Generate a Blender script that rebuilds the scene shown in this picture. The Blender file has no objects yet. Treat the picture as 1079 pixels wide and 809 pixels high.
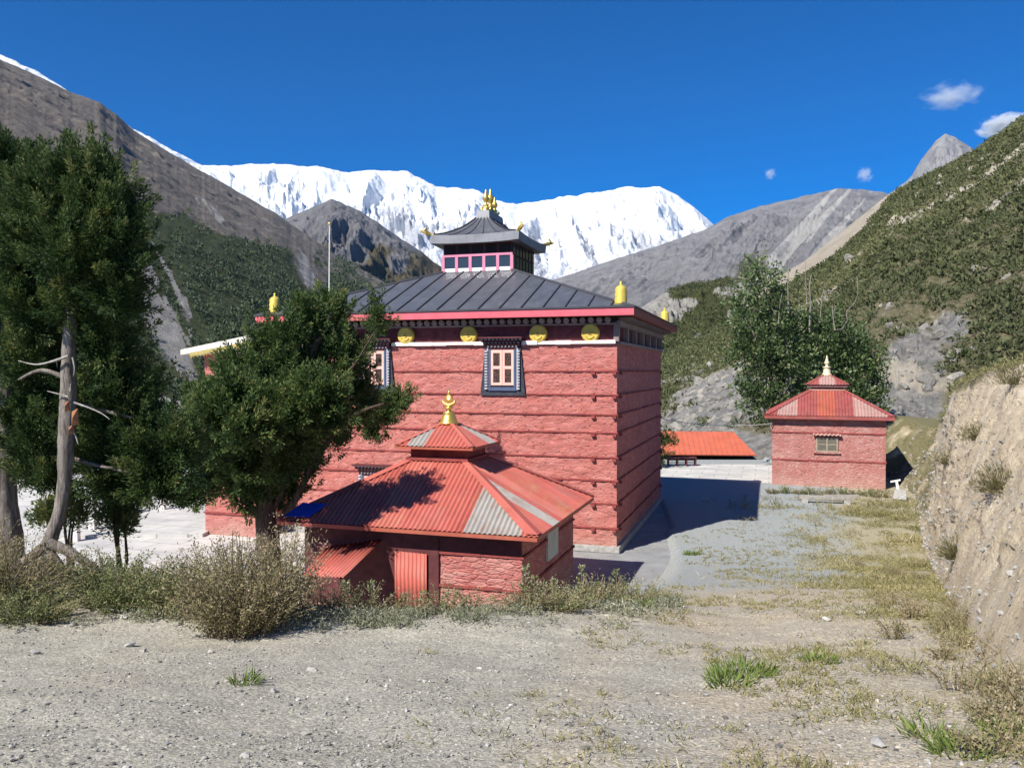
import bpy, math, random
import numpy as np
from mathutils import Vector

# ------------------------------------------------------------------ camera, sky, sun, exposure
SC = bpy.context.scene
COL = SC.collection
RNG = np.random.default_rng(11)
random.seed(11)
F_PX, HORIZON = 850.0, 391.0

cam_data = bpy.data.cameras.new('camera')
cam_data.sensor_width = 36.0
cam_data.lens = 36.0 * F_PX / 1079.0
cam_data.clip_start = 0.1
cam_data.clip_end = 60000.0
cam = bpy.data.objects.new('camera', cam_data)
COL.objects.link(cam)
cam.location = (0, 0, 0)
cam.rotation_euler = (math.radians(90) - math.atan((404.5 - HORIZON) / F_PX), 0, 0)
SC.camera = cam

SUN_EL = math.radians(43.0)
SUN_AZ = math.radians(223.0)          # clockwise from +Y: behind the camera, to the left
world = bpy.data.worlds.new('World')
SC.world = world
world.use_nodes = True
wn = world.node_tree
wn.nodes.clear()
sky = wn.nodes.new('ShaderNodeTexSky')
sky.sky_type = 'NISHITA'
sky.sun_disc = False
sky.sun_elevation = SUN_EL
sky.sun_rotation = SUN_AZ
sky.altitude = 3700
sky.air_density = 1.0
sky.dust_density = 0.0
sky.ozone_density = 6.0
bg = wn.nodes.new('ShaderNodeBackground')
bg.inputs['Strength'].default_value = 0.082
wo = wn.nodes.new('ShaderNodeOutputWorld')
hs = wn.nodes.new('ShaderNodeHueSaturation')
hs.inputs['Saturation'].default_value = 2.1
hs.inputs['Hue'].default_value = 0.506
wn.links.new(sky.outputs[0], hs.inputs['Color'])
wn.links.new(hs.outputs[0], bg.inputs[0])
wn.links.new(bg.outputs[0], wo.inputs[0])

sun_data = bpy.data.lights.new('sun', 'SUN')
sun_data.energy = 4.2
sun_data.angle = math.radians(0.5)
sun_data.color = (1.0, 0.955, 0.88)
sun = bpy.data.objects.new('sun', sun_data)
COL.objects.link(sun)
to_sun = Vector((math.sin(SUN_AZ) * math.cos(SUN_EL), math.cos(SUN_AZ) * math.cos(SUN_EL), math.sin(SUN_EL)))
sun.rotation_euler = to_sun.to_track_quat('Z', 'Y').to_euler()
sun.location = (-20, -20, 40)

vs = SC.view_settings
vs.view_transform = 'Standard'
vs.look = 'None'
vs.gamma = 1.0
vs.use_curve_mapping = False
vs.exposure = 0.8
SC.cycles.max_bounces = 6
SC.cycles.diffuse_bounces = 3
SC.cycles.transparent_max_bounces = 8
SC.cycles.volume_bounces = 1


# ------------------------------------------------------------------ numbers and noise
def ss(a, b, x):
    t = np.clip((np.asarray(x, float) - a) / (b - a), 0, 1)
    return t * t * (3 - 2 * t)


def _hash(ix, iy, iz, seed):
    h = (ix * 374761393 + iy * 668265263 + iz * 2147483647 + seed * 974634777) & 0xFFFFFFFF
    h = ((h ^ (h >> 13)) * 1274126177) & 0xFFFFFFFF
    return ((h ^ (h >> 16)) & 0xFFFF) / 65535.0 * 2 - 1


def vnoise(x, y, z=0.0, seed=0):
    x, y, z = np.broadcast_arrays(np.asarray(x, float), np.asarray(y, float), np.asarray(z, float))
    ix, iy, iz = np.floor(x).astype(np.int64), np.floor(y).astype(np.int64), np.floor(z).astype(np.int64)
    fx, fy, fz = x - ix, y - iy, z - iz
    fx, fy, fz = [f * f * f * (f * (f * 6 - 15) + 10) for f in (fx, fy, fz)]
    r = 0
    for dx in (0, 1):
        for dy in (0, 1):
            for dz in (0, 1):
                w = (fx if dx else 1 - fx) * (fy if dy else 1 - fy) * (fz if dz else 1 - fz)
                r = r + w * _hash(ix + dx, iy + dy, iz + dz, seed)
    return r


def fbm(x, y, z=0.0, o=4, seed=0, gain=.5, ridged=False):
    r, a, f, n = 0, 1.0, 1.0, 0
    for i in range(o):
        v = vnoise(np.asarray(x) * f + i * 17.3, np.asarray(y) * f - i * 9.1, np.asarray(z) * f, seed + i)
        if ridged:
            v = 1 - 2 * np.abs(v)
        r = r + a * v
        n += a
        a *= gain
        f *= 2.03
    return r / n


def at(px, py, D):
    """a point D metres ahead in the direction of photograph pixel (px, py)"""
    return ((px - 540.0) / F_PX * D, D, (HORIZON - py) / F_PX * D)


# ------------------------------------------------------------------ objects
def tag(o, label=None, cat=None, group=None, kind=None):
    if label: o['label'] = label
    if cat: o['category'] = cat
    if group: o['group'] = group
    if kind: o['kind'] = kind
    return o


def empty(name, loc, rz=0.0):
    o = bpy.data.objects.new(name, None)
    o.location = loc
    o.rotation_euler = (0, 0, rz)
    o.empty_display_size = .3
    COL.objects.link(o)
    return o


def copy_tree(o, parent=None):
    c = o.copy()
    COL.objects.link(c)
    c.parent = parent
    for ch in list(o.children):
        copy_tree(ch, c)
    return c


class MB:
    def __init__(self):
        self.v, self.f, self.m = [], [], []

    def add(self, verts, faces, mi=0):
        b = len(self.v)
        self.v.extend([tuple(map(float, p)) for p in verts])
        for f in faces:
            self.f.append(tuple(b + i for i in f))
            self.m.append(mi)
        return self

    def box(self, x0, x1, y0, y1, z0, z1, mi=0):
        v = [(x0, y0, z0), (x1, y0, z0), (x1, y1, z0), (x0, y1, z0), (x0, y0, z1), (x1, y0, z1), (x1, y1, z1), (x0, y1, z1)]
        return self.add(v, [(3, 2, 1, 0), (4, 5, 6, 7), (0, 1, 5, 4), (1, 2, 6, 5), (2, 3, 7, 6), (3, 0, 4, 7)], mi)

    def frustum(self, x0, y0, z0, x1, y1, z1, cx=0, cy=0, mi=0):
        v = [(cx + sx * x0, cy + sy * y0, z0) for sx, sy in ((-1, -1), (1, -1), (1, 1), (-1, 1))]
        v += [(cx + sx * x1, cy + sy * y1, z1) for sx, sy in ((-1, -1), (1, -1), (1, 1), (-1, 1))]
        return self.add(v, [(3, 2, 1, 0), (4, 5, 6, 7), (0, 1, 5, 4), (1, 2, 6, 5), (2, 3, 7, 6), (3, 0, 4, 7)], mi)

    def hexa(self, p, mi=0):
        """eight corners, bottom four then top four"""
        return self.add(p, [(3, 2, 1, 0), (4, 5, 6, 7), (0, 1, 5, 4), (1, 2, 6, 5), (2, 3, 7, 6), (3, 0, 4, 7)], mi)

    def lathe(self, prof, cx=0, cy=0, n=16, mi=0, axis='z', cz=0):
        v, f = [], []
        for r, h in prof:
            for k in range(n):
                a = 2 * math.pi * k / n
                if axis == 'z':
                    v.append((cx + r * math.cos(a), cy + r * math.sin(a), cz + h))
                else:
                    v.append((cx + r * math.cos(a), cy + h, cz + r * math.sin(a)))
        R = len(prof)
        for i in range(R - 1):
            for k in range(n):
                k2 = (k + 1) % n
                q = (i * n + k, i * n + k2, (i + 1) * n + k2, (i + 1) * n + k)
                f.append(q if axis == 'z' else q[::-1])
        f.append(tuple(range(n))[::-1] if axis == 'z' else tuple(range(n)))
        top = tuple((R - 1) * n + k for k in range(n))
        f.append(top if axis == 'z' else top[::-1])
        return self.add(v, f, mi)

    def tube(self, pts, rad, n=8, mi=0, rough=0.0):
        pts = [Vector(p) for p in pts]
        rad = rad if hasattr(rad, '__len__') else [rad] * len(pts)
        if rough and len(pts) > 2:
            q, rr = [], []
            for i in range(len(pts) - 1):
                a0, a1, a2, a3 = pts[max(i - 1, 0)], pts[i], pts[i + 1], pts[min(i + 2, len(pts) - 1)]
                for k in range(6):
                    t = k / 6
                    q.append(.5 * ((2 * a1) + (a2 - a0) * t + (2 * a0 - 5 * a1 + 4 * a2 - a3) * t * t + (3 * a1 - a0 - 3 * a2 + a3) * t ** 3))
                    rr.append(rad[i] + (rad[i + 1] - rad[i]) * t)
            pts, rad = q + [pts[-1]], rr + [rad[-1]]
        v, f = [], []
        ref = Vector((0.31, 0.87, 0.38))
        for i, p in enumerate(pts):
            d = (pts[min(i + 1, len(pts) - 1)] - pts[max(i - 1, 0)]).normalized()
            a = d.cross(ref)
            a = a.normalized() if a.length > 1e-4 else d.orthogonal().normalized()
            b = d.cross(a)
            for k in range(n):
                t = 2 * math.pi * k / n
                r = rad[i] * (1 + rough * (random.uniform(-.5, .5) + 1.1 * math.sin(3 * t + .35 * i) * math.sin(.5 * i + k)))
                v.append(p + (a * math.cos(t) + b * math.sin(t)) * r)
        for i in range(len(pts) - 1):
            for k in range(n):
                f.append((i * n + k, i * n + (k + 1) % n, (i + 1) * n + (k + 1) % n, (i + 1) * n + k))
        f.append(tuple(range(n)))
        f.append(tuple((len(pts) - 1) * n + k for k in range(n)))
        return self.add(v, f, mi)

    def build(self, name, mats, parent=None, smooth=False, bevel=0.0):
        me = bpy.data.meshes.new(name)
        me.from_pydata(self.v, [], self.f)
        mats = mats if isinstance(mats, (list, tuple)) else [mats]
        for m in mats:
            me.materials.append(m)
        me.polygons.foreach_set('material_index', self.m)
        me.polygons.foreach_set('use_smooth', [smooth] * len(self.f))
        me.update()
        o = bpy.data.objects.new(name, me)
        COL.objects.link(o)
        if parent is not None:
            o.parent = parent
        if bevel:
            b = o.modifiers.new('bevel', 'BEVEL')
            b.width, b.segments, b.limit_method, b.angle_limit = bevel, 2, 'ANGLE', math.radians(40)
        return o


def np_mesh(name, V, Fq, mat, parent=None, smooth=False, attrs=None, link=True):
    """V (n,3) array, Fq (m,4) or (m,3) array"""
    V = np.ascontiguousarray(V, np.float32)
    Fq = np.ascontiguousarray(Fq, np.int32)
    k = Fq.shape[1]
    me = bpy.data.meshes.new(name)
    me.vertices.add(len(V))
    me.vertices.foreach_set('co', V.ravel())
    me.loops.add(Fq.size)
    me.loops.foreach_set('vertex_index', Fq.ravel())
    me.polygons.add(len(Fq))
    me.polygons.foreach_set('loop_start', np.arange(0, Fq.size, k, dtype=np.int32))
    me.polygons.foreach_set('use_smooth', np.full(len(Fq), smooth, bool))
    for m in (mat if isinstance(mat, (list, tuple)) else [mat]):
        me.materials.append(m)
    for an, av in (attrs or {}).items():
        at_ = me.attributes.new(an, 'FLOAT', 'POINT')
        at_.data.foreach_set('value', np.ascontiguousarray(av, np.float32).ravel())
    me.update(calc_edges=True)
    me.validate()
    o = bpy.data.objects.new(name, me)
    if link:
        COL.objects.link(o)
    if parent is not None:
        o.parent = parent
    return o


def grid_faces(nr, nc):
    i = np.arange(nr * nc).reshape(nr, nc)
    return np.stack([i[:-1, :-1], i[:-1, 1:], i[1:, 1:], i[1:, :-1]], -1).reshape(-1, 4)


def unit(a):
    return a / np.maximum(np.linalg.norm(a, axis=-1, keepdims=True), 1e-9)


def leaf_arrays(p, d, L, w, rng=RNG):
    """diamond leaf faces at p pointing along d"""
    n = len(p)
    d = unit(d)
    s = unit(np.cross(d, rng.normal(size=(n, 3))))
    L = np.broadcast_to(L, (n,))[:, None]
    w = np.broadcast_to(w, (n,))[:, None]
    nrm = np.cross(d, s)
    mid = p + d * L * .45 + nrm * L * .06
    V = np.stack([p, mid + s * w * .5, p + d * L, mid - s * w * .5], 1).reshape(-1, 3)
    F = np.arange(4 * n).reshape(n, 4)
    return V, F


def leaves(name, p, d, L, w, tint, mat, parent=None):
    V, F = leaf_arrays(p, d, L, w)
    return np_mesh(name, V, F, mat, parent, attrs={'tint': np.repeat(tint, 4)})


# ------------------------------------------------------------------ materials
class NT:
    def __init__(self, name):
        self.mat = bpy.data.materials.new(name)
        self.mat.use_nodes = True
        self.t = self.mat.node_tree
        self.t.nodes.clear()
        self.out = self.t.nodes.new('ShaderNodeOutputMaterial')
        self.b = self.t.nodes.new('ShaderNodeBsdfPrincipled')
        self.t.links.new(self.b.outputs[0], self.out.inputs[0])
        self.b.inputs['Specular IOR Level'].default_value = .3
        self.tc = None

    def put(self, sock, v):
        if hasattr(v, 'is_output'):
            self.t.links.new(v, sock)
        elif isinstance(v, (tuple, list)) and len(v) == 3 and len(sock.default_value) == 4:
            sock.default_value = (*v, 1)
        else:
            sock.default_value = v

    def node(self, typ, **kw):
        n = self.t.nodes.new(typ)
        for k, v in kw.items():
            setattr(n, k, v)
        return n

    def coord(self, scale=(1, 1, 1), kind='Object', rot=(0, 0, 0)):
        if self.tc is None:
            self.tc = self.node('ShaderNodeTexCoord')
        m = self.node('ShaderNodeMapping')
        m.inputs['Scale'].default_value = scale
        m.inputs['Rotation'].default_value = rot
        self.t.links.new(self.tc.outputs[kind], m.inputs[0])
        return m.outputs[0]

    def noise(self, scale, vec=None, detail=4, rough=.55, dist=0.0):
        n = self.node('ShaderNodeTexNoise')
        n.inputs['Scale'].default_value = scale
        n.inputs['Detail'].default_value = detail
        n.inputs['Roughness'].default_value = rough
        n.inputs['Distortion'].default_value = dist
        self.t.links.new(vec if vec is not None else self.coord(), n.inputs['Vector'])
        return n.outputs['Fac']

    def vor(self, scale, vec=None, feature='F1', out='Distance', rand=1.0):
        n = self.node('ShaderNodeTexVoronoi', feature=feature)
        n.inputs['Scale'].default_value = scale
        n.inputs['Randomness'].default_value = rand
        self.t.links.new(vec if vec is not None else self.coord(), n.inputs['Vector'])
        return n.outputs[out]

    def wave(self, scale, vec=None, direction='X', dist=0):
        n = self.node('ShaderNodeTexWave', bands_direction=direction)
        n.inputs['Scale'].default_value = scale
        n.inputs['Distortion'].default_value = dist
        self.t.links.new(vec if vec is not None else self.coord(), n.inputs['Vector'])
        return n.outputs['Fac']

    def attr(self, name):
        n = self.node('ShaderNodeAttribute', attribute_name=name)
        return n.outputs['Fac']

    def rand(self):
        return self.node('ShaderNodeObjectInfo').outputs['Random']

    def ramp(self, fac, stops):
        n = self.node('ShaderNodeValToRGB')
        e = n.color_ramp.elements
        while len(e) < len(stops):
            e.new(.5)
        for i, (p, c) in enumerate(stops):
            e[i].position = p
            c = (c, c, c) if not hasattr(c, '__len__') else c
            e[i].color = (*c, 1)
        self.t.links.new(fac, n.inputs[0])
        return n.outputs[0]

    def mix(self, fac, a, b, blend='MIX'):
        n = self.node('ShaderNodeMix', data_type='RGBA', blend_type=blend)
        self.put(n.inputs[0], fac)
        self.put(n.inputs[6], a)
        self.put(n.inputs[7], b)
        return n.outputs[2]

    def math(self, op, a, b=0.0, clamp=False):
        n = self.node('ShaderNodeMath', operation=op, use_clamp=clamp)
        self.put(n.inputs[0], a)
        self.put(n.inputs[1], b)
        return n.outputs[0]

    def bump(self, h, strength=.5, dist=.02, chain=None):
        n = self.node('ShaderNodeBump')
        n.inputs['Strength'].default_value = strength
        n.inputs['Distance'].default_value = dist
        self.t.links.new(h, n.inputs['Height'])
        if chain is not None:
            self.t.links.new(chain, n.inputs['Normal'])
        return n.outputs[0]

    def done(self, col, rough=.8, metal=0.0, normal=None, spec=None):
        self.put(self.b.inputs['Base Color'], col)
        self.put(self.b.inputs['Roughness'], rough)
        self.put(self.b.inputs['Metallic'], metal)
        if normal is not None:
            self.t.links.new(normal, self.b.inputs['Normal'])
        if spec is not None:
            self.b.inputs['Specular IOR Level'].default_value = spec
        return self.mat


def m_plain(name, c, rough=.7, var=.18, scale=3.0, metal=0.0, bump=.15, bscale=40, bd=.005, spec=.3):
    n = NT(name)
    f = n.noise(scale, detail=6)
    c2 = tuple(v * (1 - var) for v in c)
    c3 = tuple(min(1, v * (1 + var)) for v in c)
    col = n.ramp(f, [(.3, c2), (.7, c3)])
    return n.done(col, rough, metal, n.bump(n.noise(bscale, detail=4), bump, bd), spec)


def m_wall(name, c, sx=4.2, sz=9.5, faded=(.66, .30, .26), bumpd=.05, gapw=.45):
    n = NT(name)
    vec = n.coord((sx, sx, sz))
    wob = n.node('ShaderNodeTexNoise')
    wob.inputs['Scale'].default_value = 3.0
    wob.inputs['Detail'].default_value = 4
    n.t.links.new(n.coord(), wob.inputs['Vector'])
    warp = n.mix(.30, vec, wob.outputs['Color'], 'ADD')
    edge = n.vor(1.0, warp, 'DISTANCE_TO_EDGE')
    cell = n.vor(1.0, warp, 'F1', 'Color')
    gap = n.ramp(edge, [(0.0, 0.0), (.05, .55), (.16, 1.0)])
    fine = n.noise(16, n.coord((1, 1, 1.9)), detail=10, rough=.75)
    coarse = n.noise(5.0, n.coord((1, 1, 2.2)), detail=5, rough=.6)
    big = n.noise(.9, n.coord((1, 1, 1)), detail=8, rough=.65)
    sep = n.node('ShaderNodeSeparateColor')
    n.t.links.new(cell, sep.inputs[0])
    col = n.mix(n.ramp(fine, [(.35, 0), (.68, 1)]), tuple(v * .84 for v in c), tuple(min(1, v * 1.12) for v in c))
    col = n.mix(n.math('MULTIPLY', sep.outputs[0], .22), col, tuple(v * .66 for v in c))
    col = n.mix(n.math('MULTIPLY', n.math('POWER', sep.outputs[1], 3.0), .5), col, faded)
    col = n.mix(n.ramp(big, [(.46, 0.0), (.72, .42)]), col, faded)
    drip = n.noise(2.2, n.coord((2.4, 2.4, .25)), detail=7, rough=.7)
    col = n.mix(n.ramp(drip, [(.56, 0.0), (.80, .45)]), col, tuple(v * .48 for v in c))
    pits = n.vor(5.5, n.mix(.25, n.coord((1, 1, 2.0)), wob.outputs['Color'], 'ADD'))
    pit = n.ramp(pits, [(.08, .0), (.24, 1.0)])
    col = n.mix(n.math('MULTIPLY', n.math('SUBTRACT', 1.0, pit), .75), col, tuple(v * .30 for v in c))
    sx_ = n.node('ShaderNodeSeparateXYZ')
    n.t.links.new(n.coord(), sx_.inputs[0])
    low = n.math('SUBTRACT', n.math('MULTIPLY', big, 1.6), sx_.outputs[2])
    col = n.mix(n.ramp(low, [(.0, 0.0), (.75, .55)]), col, (.52, .36, .29))
    h = n.math('ADD', n.math('MULTIPLY', gap, gapw), n.math('MULTIPLY', fine, .9))
    h = n.math('ADD', h, n.math('MULTIPLY', coarse, .9))
    h = n.math('ADD', h, n.math('MULTIPLY', pit, .35))
    return n.done(col, .92, 0, n.bump(h, .95, bumpd), .15)


def m_metal_roof(name, c, rough=.45, stain=(.30, .10, .05), stain_amt=.35, metal=0.0):
    n = NT(name)
    f = n.noise(2.0, n.coord((1, 1, 1)), detail=6, rough=.6)
    col = n.mix(n.ramp(f, [(.3, 0), (.75, 1)]), tuple(v * .82 for v in c), tuple(v * 1.12 for v in c))
    st = n.noise(5.0, n.coord((1.0, .35, .35)), detail=8, rough=.7)
    col = n.mix(n.ramp(st, [(.50, 0.0), (.72, stain_amt)]), col, stain)
    wear = n.noise(1.1, n.coord((1.3, 1.3, 1.3)), detail=9, rough=.72)
    col = n.mix(n.ramp(wear, [(.52, 0.0), (.70, stain_amt * .55)]), col, tuple(.45 * v + .16 for v in c))
    return n.done(col, rough, metal, n.bump(n.noise(60), .1, .003), .4)


def m_leaf(name, stops, rough=.6, trans=.25):
    n = NT(name)
    col = n.ramp(n.attr('tint'), stops)
    n.put(n.b.inputs['Base Color'], col)
    n.b.inputs['Roughness'].default_value = rough
    n.b.inputs['Specular IOR Level'].default_value = .25
    tr = n.node('ShaderNodeBsdfTranslucent')
    n.t.links.new(col, tr.inputs[0])
    mx = n.node('ShaderNodeMixShader')
    mx.inputs[0].default_value = trans
    n.t.links.new(n.b.outputs[0], mx.inputs[1])
    n.t.links.new(tr.outputs[0], mx.inputs[2])
    n.t.links.new(mx.outputs[0], n.out.inputs[0])
    return n.mat


def m_bark(name, c1, c2):
    n = NT(name)
    f = n.noise(16, n.coord((1, 1, .14)), detail=10, rough=.75, dist=.8)
    col = n.ramp(f, [(.36, c1), (.60, c2)])
    return n.done(col, .9, 0, n.bump(f, 1.0, .05), .1)


M = {}
M['temple_wall'] = m_wall('temple_wall', (.56, .185, .155), gapw=.16, bumpd=.06)
M['shrine_wall'] = m_wall('shrine_wall', (.55, .19, .165), 3.8, 12.5, (.64, .36, .31), .05, .5)
M['house_wall'] = m_wall('house_wall', (.45, .185, .160), 5.5, 12.0, (.58, .36, .32), .03, .6)
M['ledge'] = m_plain('ledge_stone', (.25, .055, .05), .9, .3, 4, bump=.5, bscale=18, bd=.02)
M['maroon'] = m_plain('maroon_frieze', (.13, .035, .04), .85, .35, 5, bump=.6, bscale=25, bd=.03)
M['pink'] = m_plain('pink_fascia', (.62, .12, .15), .55, .12, 4)
M['brown_fascia'] = m_plain('brown_fascia', (.26, .075, .06), .6, .2, 4)
M['slate_metal'] = m_metal_roof('slate_grey_roof_metal', (.085, .09, .105), .42, (.16, .155, .15), .45)
M['slate_edge'] = m_plain('dark_roof_edge', (.055, .055, .065), .5, .2)
M['light_metal'] = m_metal_roof('pale_grey_roof_metal', (.28, .28, .295), .5, (.1, .1, .1), .4)
M['white'] = m_plain('whitewash', (.78, .75, .70), .8, .1, 6, bump=.4, bscale=20, bd=.02)
M['cream'] = m_plain('cream_cloth', (.78, .72, .62), .9, .08, 6)
M['disc_grey'] = m_plain('beam_end_paint', (.30, .23, .23), .8, .2, 8)
M['gold'] = m_plain('gold_paint', (.80, .54, .14), .35, .12, 8, metal=.75, bump=.3, bscale=35, bd=.01, spec=.5)
M['yellow_gold'] = m_plain('yellow_gold_paint', (.62, .46, .09), .5, .12, 8, metal=.15, bump=.5, bscale=30, bd=.015)
M['pale_gold'] = m_plain('pale_gold_paint', (.80, .68, .42), .45, .1, 8, metal=.3)
M['dark_wood'] = m_plain('dark_red_wood', (.10, .028, .03), .7, .3, 6)
M['black_surround'] = m_plain('black_window_surround', (.045, .05, .065), .9, .35, 7, bump=.6, bscale=25, bd=.02)
M['blue_frame'] = m_plain('blue_painted_frame', (.075, .10, .18), .6, .15)
M['check'] = m_plain('pale_check_blocks', (.42, .42, .46), .7, .1)
M['pink_wood'] = m_plain('pale_pink_casement', (.80, .46, .38), .6, .08)
M['pink_frame'] = m_plain('pink_lantern_frame', (.62, .22, .32), .6, .1)
n_ = NT('brown_lattice')
M['lattice'] = n_.done(n_.mix(n_.ramp(n_.vor(28, n_.coord((1, 1, .7))), [(.30, 0), (.42, 1)]), (.16, .07, .045), (.035, .02, .018)), .7)
n_ = NT('dark_glass')
M['glass'] = n_.done((.035, .045, .055), .08, 0, None, .6)
M['post'] = m_plain('grey_gallery_post', (.26, .20, .185), .8, .2)
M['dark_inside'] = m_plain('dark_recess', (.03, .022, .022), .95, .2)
M['red_sheet'] = m_metal_roof('red_roof_sheet', (.47, .118, .090), .5, (.40, .17, .11), .6)
M['red_sheet2'] = m_metal_roof('faded_red_roof_sheet', (.44, .115, .08), .5, (.42, .22, .10), .85)
M['red_sheet3'] = m_metal_roof('darker_red_roof_sheet', (.41, .095, .075), .5, (.38, .17, .10), .65)
M['red_sheet4'] = m_metal_roof('sunbleached_red_roof_sheet', (.51, .145, .110), .55, (.42, .22, .13), .6)
M['bare_sheet'] = m_metal_roof('bare_zinc_sheet', (.42, .39, .35), .5, (.33, .17, .10), .8, .25)
M['house_sheet'] = m_metal_roof('dull_red_roof_sheet', (.31, .075, .068), .5, (.36, .16, .07), .5)
M['rust_sheet'] = m_metal_roof('rusty_orange_sheet', (.40, .095, .06), .6, (.34, .15, .06), .7)
M['pinkgrey_sheet'] = m_metal_roof('washed_pink_sheet', (.45, .27, .23), .55, (.36, .13, .09), .7, .1)
M['shed_sheet'] = m_metal_roof('orange_red_sheet', (.50, .125, .07), .55, (.45, .13, .07), .3)
M['grey_pane'] = m_plain('dusty_pane', (.13, .125, .10), .4, .25)
M['olive_frame'] = m_plain('olive_window_frame', (.33, .26, .19), .7, .15)
M['pale_panel'] = m_plain('pale_panel', (.50, .50, .44), .8, .15)
M['tarp'] = m_plain('blue_tarpaulin', (.03, .07, .42), .45, .2)
M['pole'] = m_plain('pale_pole', (.62, .62, .60), .6, .1)
M['wire'] = m_plain('pale_cable', (.55, .52, .46), .7, .1)
M['timber'] = m_plain('weathered_timber', (.30, .28, .25), .9, .3, 8, bump=.5)
M['stone'] = m_plain('grey_stone', (.33, .32, .30), .95, .3, 7, bump=.7, bscale=14, bd=.03)
M['stone_pale'] = m_plain('pale_stone', (.46, .44, .40), .95, .15, 7, bump=.6, bscale=14, bd=.03)
M['bark'] = m_bark('grey_juniper_bark', (.10, .075, .06), (.36, .32, .28))
M['bark_dark'] = m_bark('dark_juniper_bark', (.045, .032, .025), (.15, .11, .085))
M['deadwood'] = m_bark('bleached_deadwood', (.30, .27, .23), (.60, .56, .50))
M['splinter'] = m_plain('orange_splintered_wood', (.36, .16, .08), .9, .3)
M['juniper'] = m_leaf('juniper_leaf', [(0, (.022, .044, .014)), (.45, (.060, .108, .032)), (.8, (.140, .195, .053)), (1, (.27, .26, .09))], .6, .32)
M['juniper_near'] = m_leaf('near_juniper_leaf', [(0, (.020, .040, .013)), (.45, (.044, .084, .026)), (.8, (.112, .162, .046)), (1, (.27, .26, .09))], .6, .32)
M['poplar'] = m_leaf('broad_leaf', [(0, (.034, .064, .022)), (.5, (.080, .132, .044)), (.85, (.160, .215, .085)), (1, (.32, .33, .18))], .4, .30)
M['dry_bush'] = m_leaf('dry_bush_leaf', [(0, (.11, .10, .045)), (.4, (.20, .185, .085)), (.75, (.31, .26, .145)), (1, (.46, .38, .27))], .8, .25)
M['green_bush'] = m_leaf('green_bush_leaf', [(0, (.08, .105, .035)), (.5, (.18, .205, .08)), (.85, (.30, .30, .14)), (1, (.50, .46, .29))], .8, .25)
M['cover'] = m_leaf('pale_ground_cover_leaf', [(0, (.11, .12, .07)), (.5, (.25, .26, .17)), (.85, (.40, .40, .29)), (1, (.62, .60, .5))], .85, .25)
M['verge'] = m_leaf('verge_grass_blade', [(0, (.14, .145, .055)), (.45, (.28, .255, .115)), (.8, (.44, .37, .20)), (1, (.66, .58, .40))], .8, .25)
M['fresh'] = m_leaf('fresh_green_blade', [(0, (.07, .12, .02)), (.6, (.16, .22, .05)), (1, (.32, .33, .12))], .7, .3)
M['hill_shrub'] = m_leaf('hill_shrub_leaf', [(0, (.048, .062, .028)), (.5, (.105, .118, .050)), (.85, (.175, .175, .078)), (1, (.26, .235, .13))], .8, .12)
M['forest'] = m_leaf('far_forest_leaf', [(0, (.045, .064, .040)), (.6, (.080, .108, .058)), (1, (.13, .14, .072))], .8, .1)

# frames shared by the temple and the front shrine
RZ = math.atan2(-.304, .953)
CR, SR = math.cos(RZ), math.sin(RZ)


# ------------------------------------------------------------------ ground height
CREST = np.array([(-16, 11.6), (-9, 11.2), (-6, 10.6), (-4.2, 9.4), (-3, 8.4), (-2, 7.9), (0, 8.0), (1.2, 9.2), (2.1, 11.5), (3.1, 15), (4.1, 19), (4.8, 22.5), (5.2, 26)])


def ramp_z(y):
    z = -(1.6 + .2 * (np.asarray(y, float) - 3.25))
    z = np.where(np.asarray(y) < 1, -1.15 - .06 * (np.asarray(y) - 1), z)
    k = .25
    return -5.12 + np.logaddexp(0, (z + 5.12) / k) * k     # soft floor


def crest_dist(x, y):
    best = np.full(np.shape(x), 1e9)
    yb = np.zeros(np.shape(x))
    sgn = np.ones(np.shape(x))
    for (x0, y0), (x1, y1) in zip(CREST[:-1], CREST[1:]):
        dx, dy = x1 - x0, y1 - y0
        t = np.clip(((x - x0) * dx + (y - y0) * dy) / (dx * dx + dy * dy), 0, 1)
        qx, qy = x0 + t * dx, y0 + t * dy
        d = np.hypot(x - qx, y - qy)
        s = dx * (y - y0) - dy * (x - x0)
        m = d < best
        best = np.where(m, d, best)
        yb = np.where(m, qy, yb)
        sgn = np.where(m, np.sign(s), sgn)
    return best * np.where(sgn == 0, 1, sgn), yb           # positive = over the edge, towards the buildings


def gh(x, y):
    x = np.asarray(x, float)
    y = np.asarray(y, float)
    d, yb = crest_dist(x, y)
    z = ramp_z(y)
    zc = ramp_z(yb)
    z = z + .16 * np.exp(-(d + .3) ** 2 / .55) * ss(14, 9, y) * ss(3, 1, x)            # low berm along the edge
    over = zc + .16 * np.exp(-(d + .3) ** 2 / .55) * ss(14, 9, y) - .72 * np.maximum(d - .15, 0)
    z = np.where(d > 0, np.maximum(over, -5.27), z)
    z = z + .42 * np.exp(-((x + 5.3) ** 2 + (y - 9.1) ** 2) / 2.4)                     # mound of roots
    rough = np.where(d > 0, ss(-5.2, -4.6, z), 1.0)
    z = z + rough * (1 - .72 * ss(8, 13, y)) * (.05 * fbm(x * .9, y * .9, seed=3) + .022 * fbm(x * 4, y * 4, seed=5))
    z = z + .03 * ss(-1.3, -.6, vnoise(x * .5, y * .5, seed=8) - np.abs(x - (1.2 + y * .47)) * .5) * ss(26, 18, y)
    # gravel lies over the paving only right of the alley
    z = np.where((d <= 0) & (y > 22), np.maximum(z, -5.17 + .03 * fbm(x * .6, y * .6, seed=4)), z)
    fade = ss(38.2, 37.2, y + .5 * vnoise(x * .7, y * .7, seed=6) + .25 * (x - 12)) 
    z = np.where((y > 30) & (x < 15), -5.27 + (z + 5.27) * fade, z)
    return z


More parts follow.
